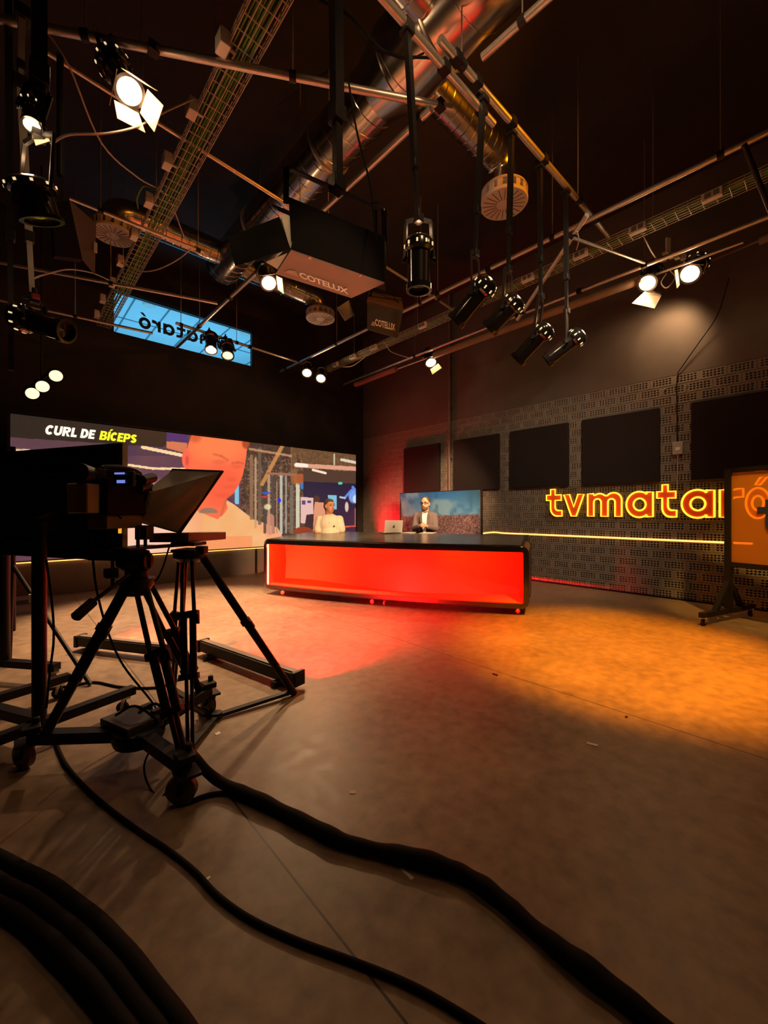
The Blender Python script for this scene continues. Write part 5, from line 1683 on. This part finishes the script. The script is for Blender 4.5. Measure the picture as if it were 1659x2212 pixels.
for i, e in enumerate(ends):
    obj('arm', MB().beam(hub, e, .055, .05), black, dl)
    obj('foot_clamp', MB().box(e + Vector((0, 0, .035)), (.07, .07, .03)).cyl(e + Vector((.02, .02, .04)), e + Vector((.02, .02, .075)), .014), black, dl, bevel=.004)
    d_ = (e - hub).normalized()
    q = e + d_ * .015
    caster(dl, (q.x, q.y, .125), .058, (0.5, 0.9, 0.2)[i], m_w=mat('wheel_brown', (.10, .07, .05), .5) if 'wheel_brown' not in MATS else MATS['wheel_brown'], m_f=black)
gear = thing('control_box', fl(285, 1575, .16), 'flat grey control unit with plugs lying on the dolly among cables', 'control box')
gb = at(283, 1556, 1.93)
Rg = Matrix((RT, FW, Vector((0, 0, 1)))).transposed() @ Matrix.Rotation(-.5, 3, 'Z')
obj('case', MB().box(gb, (.22, .16, .035), Rg), mat('gear_grey', (.05, .045, .04), .5), gear, bevel=.004)
obj('plug', MB().box(gb + Rg @ Vector((.06, .09, .015)), (.03, .05, .03), Rg).box(gb + Rg @ Vector((-.03, .09, .015)), (.03, .05, .03), Rg), black, gear)
obj('indicator', MB().ball(at(279, 1571, 1.85), .006), mat('led_white', (1, 1, 1), .4, emit=(.7, .85, 1), estr=2), gear)
for k, pts in enumerate(([(250, 1545), (290, 1525), (330, 1548), (345, 1575), (320, 1590)], [(300, 1540), (335, 1520), (360, 1545), (350, 1580)], [(270, 1585), (300, 1600), (340, 1598), (372, 1612)])):
    tag(obj('patch_cable', MB().tube(smooth([at(x, y, 1.92 - .02 * k) for x, y in pts], 5), .006), blackcable), 'tangled black lead on the dolly, ' + ('left of the tripod legs', 'between the tripod legs', 'below the grey control unit')[k], 'cable')

# camera
cm = thing('studio_camera', at(275, 1120, 2.0), 'black video camera on the tripod behind the hooded prompter', 'video camera')
cf = (FW * .99 + RT * .14).normalized()
cr = Vector((cf.y, -cf.x, 0))
Rc = Matrix((cr, cf, Vector((0, 0, 1)))).transposed()
cc = at(258, 1075, 1.98)
obj('body', MB().box(cc, (.13, .30, .17), Rc).box(cc + Rc @ Vector((0, -.02, .10)), (.10, .22, .05), Rc), blackmatte, cm, bevel=.01)
obj('battery', MB().box(cc + Rc @ Vector((-.01, -.19, -.01)), (.10, .07, .13), Rc), brass, cm, bevel=.006)
obj('lens', MB().lathe([(0, 0), (.045, 0), (.045, .06), (.055, .08), (.055, .14), (0, .14)], cc + Rc @ Vector((.01, .15, .01)), cf, 24), black, cm)
obj('handle', MB().tube(smooth([cc + Rc @ Vector((0, -.10, .12)), cc + Rc @ Vector((0, -.09, .135)), cc + Rc @ Vector((0, .02, .145)), cc + Rc @ Vector((0, .12, .135)), cc + Rc @ Vector((0, .13, .11))], 5), .014, 10), black, cm)
vf = at(222, 1026, 1.86)
vfo = obj('viewfinder', MB().box(vf, (.055, .12, .05), Rc).cyl(vf - cf * .05, vf - cf * .12, .028, .042, 16).beam(vf + cf * .02, cc + Rc @ Vector((0, 0, .1)), .02, .02), black, cm, bevel=.004)
dp = at(268, 1034, 1.84)
do = obj('display', MB().box(dp, (.10, .02, .065), Rc), black, cm, bevel=.004)
obj('readout', MB().box(dp - cf * .011 + Vector((-.01, 0, .022)), (.05, .002, .008), Rc).box(dp - cf * .011 + Vector((-.005, 0, -.014)), (.04, .002, .014), Rc), lcd, do)
obj('microphone', MB().cyl(at(306, 1038, 1.95), at(330, 1032, 2.05), .024).cyl(at(300, 1055, 1.95), at(322, 1048, 2.05), .02).tube([at(290, 1048, 1.95), at(300, 1062, 1.98), at(322, 1062, 2.0)], .010), black, cm)
obj('base_plate', MB().box(cc + Rc @ Vector((0, -.02, -.115)), (.10, .22, .065), Rc), wood, cm, bevel=.004)
obj('adapter', MB().box(at(293, 1183, 1.97), (.10, .20, .012), Rc).cyl(at(298, 1186, 1.95), at(298, 1140, 1.95), .008).cyl(at(314, 1186, 1.98), at(314, 1140, 1.98), .008), black, cm)
obj('tally_lamp', MB().box(at(259, 1146, 1.93), (.012, .012, .026)), tally, cm)
obj('side_cage', MB().box(at(228, 1200, 1.93), (.16, .03, .045), Rc).beam(at(200, 1136, 1.93), at(200, 1205, 1.93), .01, .01).beam(at(216, 1136, 1.93), at(216, 1205, 1.93), .006, .006).beam(at(233, 1136, 1.93), at(233, 1205, 1.93), .006, .006).box(at(226, 1135, 1.93), (.14, .03, .02), Rc), black, cm)

# prompter with cloth hood
pr = thing('teleprompter', at(400, 1160, 2.4), 'teleprompter with black cloth hood and flat screen in front of the camera', 'teleprompter')
nb, nt_ = at(388, 1150, 2.25), at(480, 1019, 2.55)
ft_, fb_ = at(374, 1015, 2.62), at(296, 1125, 2.32)
n1_, n2_, n3_, n4_ = at(322, 1064, 2.06), at(300, 1122, 2.05), at(318, 1058, 2.14), at(290, 1118, 2.14)


def cloth(quad, n=14, sag=.03, wr=.013, seed=0):
    a, b, c_, d_ = [Vector(q) for q in quad]
    nr = (b - a).cross(d_ - a).normalized()
    V, F = [], []
    for i in range(n + 1):
        for j in range(n + 1):
            u_, v_ = i / n, j / n
            p = a.lerp(b, u_).lerp(d_.lerp(c_, u_), v_)
            p = p - nr * (sag * math.sin(PI * u_) * math.sin(PI * v_)) + nr * (wr * math.sin(u_ * 9 + v_ * 5 + seed) * math.sin(PI * u_) * math.sin(PI * v_))
            V.append(p)
    for i in range(n):
        for j in range(n):
            k_ = i * (n + 1) + j
            F.append((k_, k_ + 1, k_ + n + 2, k_ + n + 1))
    return V, F


hm = MB()
for k_, q in enumerate(((n1_, nt_, nb, n2_), (n3_, ft_, nt_, n1_), (n2_, nb, fb_, n4_), (n4_, fb_, ft_, n3_))):
    hm.add(*cloth(q, sag=(.035, -.02, .0, .0)[k_], seed=k_))
ho = obj('hood', hm, darkfab, pr, angle=60)
md = ho.modifiers.new('solid', 'SOLIDIFY')
md.thickness = .004
obj('glass_frame', MB().tube([nb, nt_, ft_, fb_], .010, 8, closed=True), black, pr)
obj('glass', MB().slab([nb, nt_, ft_, fb_], .003), glass_mat('prompter_glass', (.75, .75, .75), .12), pr)
s1, s2_, s3_, s4 = at(407, 1151, 2.2), at(488, 1149, 2.78), at(440, 1149, 2.85), at(322, 1152, 2.25)
sm_ = MB().slab([p - Vector((0, 0, .05)) for p in (s1, s2_, s3_, s4)], .05)
obj('flat_screen', sm_, wood, pr, bevel=.003)
obj('rail', MB().beam(at(262, 1185, 1.98), at(402, 1176, 2.3), .02, .014).beam(at(262, 1185, 1.98) + cr * .08, at(402, 1176, 2.3) + cr * .05, .012, .012), black, pr)
obj('bracket', MB().box(at(312, 1150, 2.05), (.06, .06, .07), Rc), black, pr, bevel=.003)
obj('mount_plate', MB().box(at(408, 1174, 2.28), (.14, .12, .02), Rc), black, pr, bevel=.003)

# second tripod behind
tq = thing('tripod', at(412, 1500, 2.3) * 1.0, 'empty black tripod with floor spreader right of the camera', 'tripod')
pt = at(410, 1196, 2.27)
obj('bowl', MB().lathe([(0, -.05), (.055, -.045), (.085, -.02), (.085, .012), (0, .012)], pt, (0, 0, 1), 24), black, tq)
obj('top_plate', MB().box(pt + Vector((0, 0, .02)), (.14, .14, .016), Rc).box(at(436, 1188, 2.26), (.05, .05, .045), Rc), black, tq, bevel=.006)
f1, f2, f3 = fl(634, 1503), fl(411, 1626), fl(374, 1500)
for f_ in (f1, f2, f3):
    f_.z = .02
o1 = leg(tq, at(432, 1195, 2.27), f1, .004, split=.46, w=.030)
leg(tq, pt + Vector((0, 0, -.03)) - FW * .03, f2, .026, split=.32)
leg(tq, pt + Vector((0, 0, -.03)) - RT * .04, f3, .02, split=.40)
hb_ = fl(468, 1546, .02)
sp = MB()
for f_ in (f1, f2, f3):
    sp.beam(hb_, f_ + Vector((0, 0, .01)), .035, .018)
obj('spreader', sp, black, tq)
obj('hub', MB().cyl(hb_ - Vector((0, 0, .012)), hb_ + Vector((0, 0, .02)), .03), black, tq)

# LED battens on the floor
def batten(a, b, label):
    a, b = Vector((a.x, a.y, 0)), Vector((b.x, b.y, 0))
    d_ = (b - a).normalized()
    s_ = Vector((-d_.y, d_.x, 0))
    if s_.dot(FW) < 0:
        s_ = -s_
    t = thing('led_batten', (a + b) / 2, label, 'light batten', 'light bars on the floor')
    obj('housing', MB().beam(a + Vector((0, 0, .075)), b + Vector((0, 0, .075)), .085, .075), black, t, bevel=.006)
    obj('top_rail', MB().beam(a + Vector((0, 0, .116)) + d_ * .02, b + Vector((0, 0, .116)) - d_ * .02, .045, .008), mat('rail_grey', (.16, .14, .13), .5) if 'rail_grey' not in MATS else MATS['rail_grey'], t)
    obj('led_window', MB().beam(a + Vector((0, 0, .078)) + s_ * .044 + d_ * .03, b + Vector((0, 0, .078)) + s_ * .044 - d_ * .03, .004, .05), red_emit, t)
    for q in (a + d_ * .02, b - d_ * .02):
        obj('end_cap', MB().box(q + Vector((0, 0, .075)), (.03, .10, .095), Matrix((d_, s_, Vector((0, 0, 1)))).transposed()), black, t, bevel=.004)
    for q in (a.lerp(b, .15), a.lerp(b, .85)):
        obj('bracket', MB().box(q + Vector((0, 0, .02)), (.04, .16, .04), Matrix((d_, s_, Vector((0, 0, 1)))).transposed()), black, t, bevel=.004)
    return (a + b) / 2, d_, s_, (b - a).length


bR = batten(fl(436, 1412), fl(648, 1492), 'black light bar on the floor behind the right tripod leg, glowing red at the desk')
bL = batten(fl(170, 1402), fl(384, 1428), 'black light bar on the floor behind the camera tripod')
for (c, d_, s_, ln), e in ((bR, 105.0), (bL, 50.0)):
    p = c + s_ * .06 + Vector((0, 0, .085))
    l = lamp('AREA', 'batten_beam', p, p + s_ + Vector((0, 0, -.02)), e, (1, .006, .005) if e > 50 else (1, .05, .02), shape='RECTANGLE', size=ln * .9, size_y=.05)
    s_ = (s_ + Vector((0, 0, -.11))).normalized()
    l.rotation_euler = Matrix((d_, d_.cross(s_), -s_)).transposed().to_euler()
    l.data.spread = math.radians(44)

# red uplight on the bricks behind the video wall
rbt = thing('floor_wash_light', (5.75, 6.95, 0), 'small red wash light on the floor in the brick corner behind the desk', 'floor light')
obj('case', MB().box((5.75, 6.95, .12), (.14, .3, .20)), black, rbt, bevel=.01)
obj('lens', MB().box((5.75, 6.95, .225), (.10, .26, .01)), red_emit, rbt)
spot((5.75, 6.95, .28), (6.46, 6.55, .95), 480, (1, .012, .02), 105, .9, .08)

# ------------------------------------------------------------------ amber board on its stand, right
st = thing('display_board', fl(1571, 1335), 'amber see-through board in a black wheeled frame at the right edge', 'display board')
c1, c2 = Vector((5.17, .87, 0)), Vector((6.06, .59, 0))
bd = (c2 - c1).normalized()
pd = Vector((bd.y, -bd.x, 0))
if pd.dot(RT) < 0:
    pd = -pd
pm = c1.lerp(c2, .5)
for off in (0.0, 1.65):
    b0_ = pm + pd * off
    obj('post', MB().beam(b0_ + Vector((0, 0, .10)), b0_ + Vector((0, 0, 1.60)), .055, .055, bd), black, st)
    obj('foot', MB().beam(b0_ - bd * .5 + Vector((0, 0, .11)), b0_ + bd * .5 + Vector((0, 0, .11)), .05, .05), black, st)
    obj('brace', MB().beam(b0_ - bd * .26 + Vector((0, 0, .12)), b0_ + Vector((0, 0, .42)), .045, .045).beam(b0_ + bd * .26 + Vector((0, 0, .12)), b0_ + Vector((0, 0, .42)), .045, .045), black, st)
    for s in (-.45, .45):
        w = b0_ + bd * s
        caster(st, (w.x, w.y, .09), .034, 1.2)
obj('top_rail', MB().beam(pm + Vector((0, 0, 1.585)), pm + pd * 1.65 + Vector((0, 0, 1.585)), .05, .05), blackgloss, st)
obj('bottom_rail', MB().beam(pm + Vector((0, 0, .60)), pm + pd * 1.65 + Vector((0, 0, .60)), .05, .05), black, st)
Rp = Matrix((pd, bd, Vector((0, 0, 1)))).transposed()
brd = obj('board', MB().box(pm + pd * .825 + Vector((0, 0, 1.09)), (1.60, .010, .94), Rp), amber, st)
q = pm + pd * .25 + Vector((0, 0, .93)) - bd * .014
obj('blue_letter', MB().poly([[(p[0] * .27, p[1] * .27) for p in LET['t'][0]]], q, pd, (0, 0, 1), .004), bluesign, brd)

# ------------------------------------------------------------------ floor cables and scraps
def fcable(pts, r, label, m=blackcable, lumps=0.0, n=8):
    P_ = []
    for q in pts:
        px, py = q[0], q[1]
        z = q[2] if len(q) > 2 else r * .9
        p = fl(px, py, z)
        P_.append(p)
    S = smooth(P_, n)
    rr = [r * (1 + lumps * (math.sin(i * .31) + math.sin(i * .83 + 1) * .6 + math.sin(i * .17 + 2))) for i in range(len(S))]
    for i, p in enumerate(S):
        p.z = max(p.z, rr[i] * .95)
    return tag(obj('floor_cable', MB().tube(S, rr, 12), m), label, 'cable')


fcable([(388, 1608, .16), (420, 1640, .10), (465, 1682, .04), (520, 1712), (580, 1738), (660, 1778), (730, 1812), (800, 1832), (880, 1850), (960, 1872), (1020, 1898), (1085, 1945), (1160, 2010), (1240, 2075), (1340, 2150), (1480, 2260)], .0235,
       'thick twisted black cable sweeping from the dolly to the lower right of the floor', lumps=.07)
fcable([(412, 1732), (450, 1718), (500, 1714), (560, 1732)], .009, 'short black cable by the front dolly wheel joining the thick cable')
fcable([(118, 1600), (140, 1648), (175, 1692), (225, 1738), (290, 1788), (365, 1838), (420, 1882), (470, 1935), (540, 1985), (640, 2032), (760, 2076), (880, 2125), (980, 2180), (1090, 2250)], .0085,
       'thin black cable curving from the left dolly arm across the front floor')
for k, (dx, lab) in enumerate(((0, 'outermost black cable of the thick bunch in the lower left corner'), (-46, 'middle black cable of the thick bunch in the lower left corner'), (-92, 'innermost black cable of the bunch in the lower left corner'))):
    fcable([(-120 + dx, 1800 - dx * .1), (0 + dx * .6, 1858 - dx * .75), (110 + dx * .8, 1912 - dx * .7), (215 + dx, 2000 - dx * .55), (300 + dx, 2095 - dx * .5), (400 + dx * 1.1, 2230 - dx * .4), (480 + dx * 1.1, 2360)], .0225, lab, lumps=.04)
fcable([(100, 1490), (150, 1482), (205, 1474), (260, 1484), (330, 1486), (372, 1476), (392, 1462)], .008, 'thin black cable lying on the floor between the stands and the tripods')
tag(obj('hanging_cable', MB().tube(smooth([at(262, 1120, 1.9), at(205, 1070, 1.9), at(192, 1110, 1.9), at(200, 1200, 1.88), at(210, 1280, 1.9), at(235, 1370, 2.0), at(268, 1440, 2.1), at(325, 1512, 2.15), at(345, 1545, 1.95)], 6), .005), blackcable), 'thin cable drooping from the camera down to the dolly', 'cable')
tag(obj('hanging_cable', MB().tube(smooth([at(366, 1180, 2.1), at(350, 1230, 2.0), at(335, 1255, 2.0), at(320, 1250, 1.98)], 6), .0045), blackcable), 'thin lead from the prompter bracket to the tripod head', 'cable')
tag(obj('hanging_cable', MB().tube(smooth([at(330, 1610, 1.8), at(312, 1650, 1.75), at(318, 1690, 1.72), at(345, 1722, 1.66), at(375, 1690, 1.7), at(395, 1650, 1.72)], 6), .004), blackcable), 'thin wire loop touching the floor by the front dolly wheel', 'cable')
tag(obj('hanging_cable', MB().tube(smooth([at(100, 1210, 1.95), at(112, 1300, 1.95), at(116, 1380, 1.97), at(108, 1450, 1.98), at(100, 1530, 1.95)], 6), .005), blackcable), 'black cable hanging down beside the monitor post', 'cable')


def scrap(pts, label, m=tapem, cat='tape scrap', name='tape_scrap'):
    ps_ = [fl(x, y) for x, y in pts]
    q = MB().slab([Vector((p.x, p.y, .0005)) for p in ps_], .0015)
    if q.v[4].z < 0:
        q = MB().slab([Vector((p.x, p.y, .0005)) for p in reversed(ps_)], .0015)
    tag(obj(name, q, m), label, cat)


scrap([(856, 1868), (866, 1865), (880, 1874), (874, 1880), (895, 1896), (888, 1901)], 'pale L-shaped scrap of tape on the floor beside the thick cable')
scrap([(755, 1707), (768, 1707), (768, 1715), (755, 1715)], 'small white square of tape alone on the middle of the floor')
scrap([(1268, 1603), (1292, 1609), (1290, 1613), (1267, 1607)], 'pale strip of tape on the floor below the orange light pool')
scrap([(463, 1585), (474, 1580), (477, 1585), (468, 1589)], 'white paper scrap on the floor beside the tripod spreader', paperm)
scrap([(444, 1899), (452, 1893), (456, 1896), (448, 1903)], 'tiny pale scrap on the floor near the thin cable', paperm)
scrap([(1064, 1454), (1076, 1458), (1074, 1461), (1063, 1457)], 'short black scrap of tape on the floor in front of the desk', black)
scrap([(1350, 1547), (1356, 1547), (1356, 1551), (1350, 1551)], 'tiny dark speck of debris on the floor joint in the orange pool', black, 'debris', 'debris')
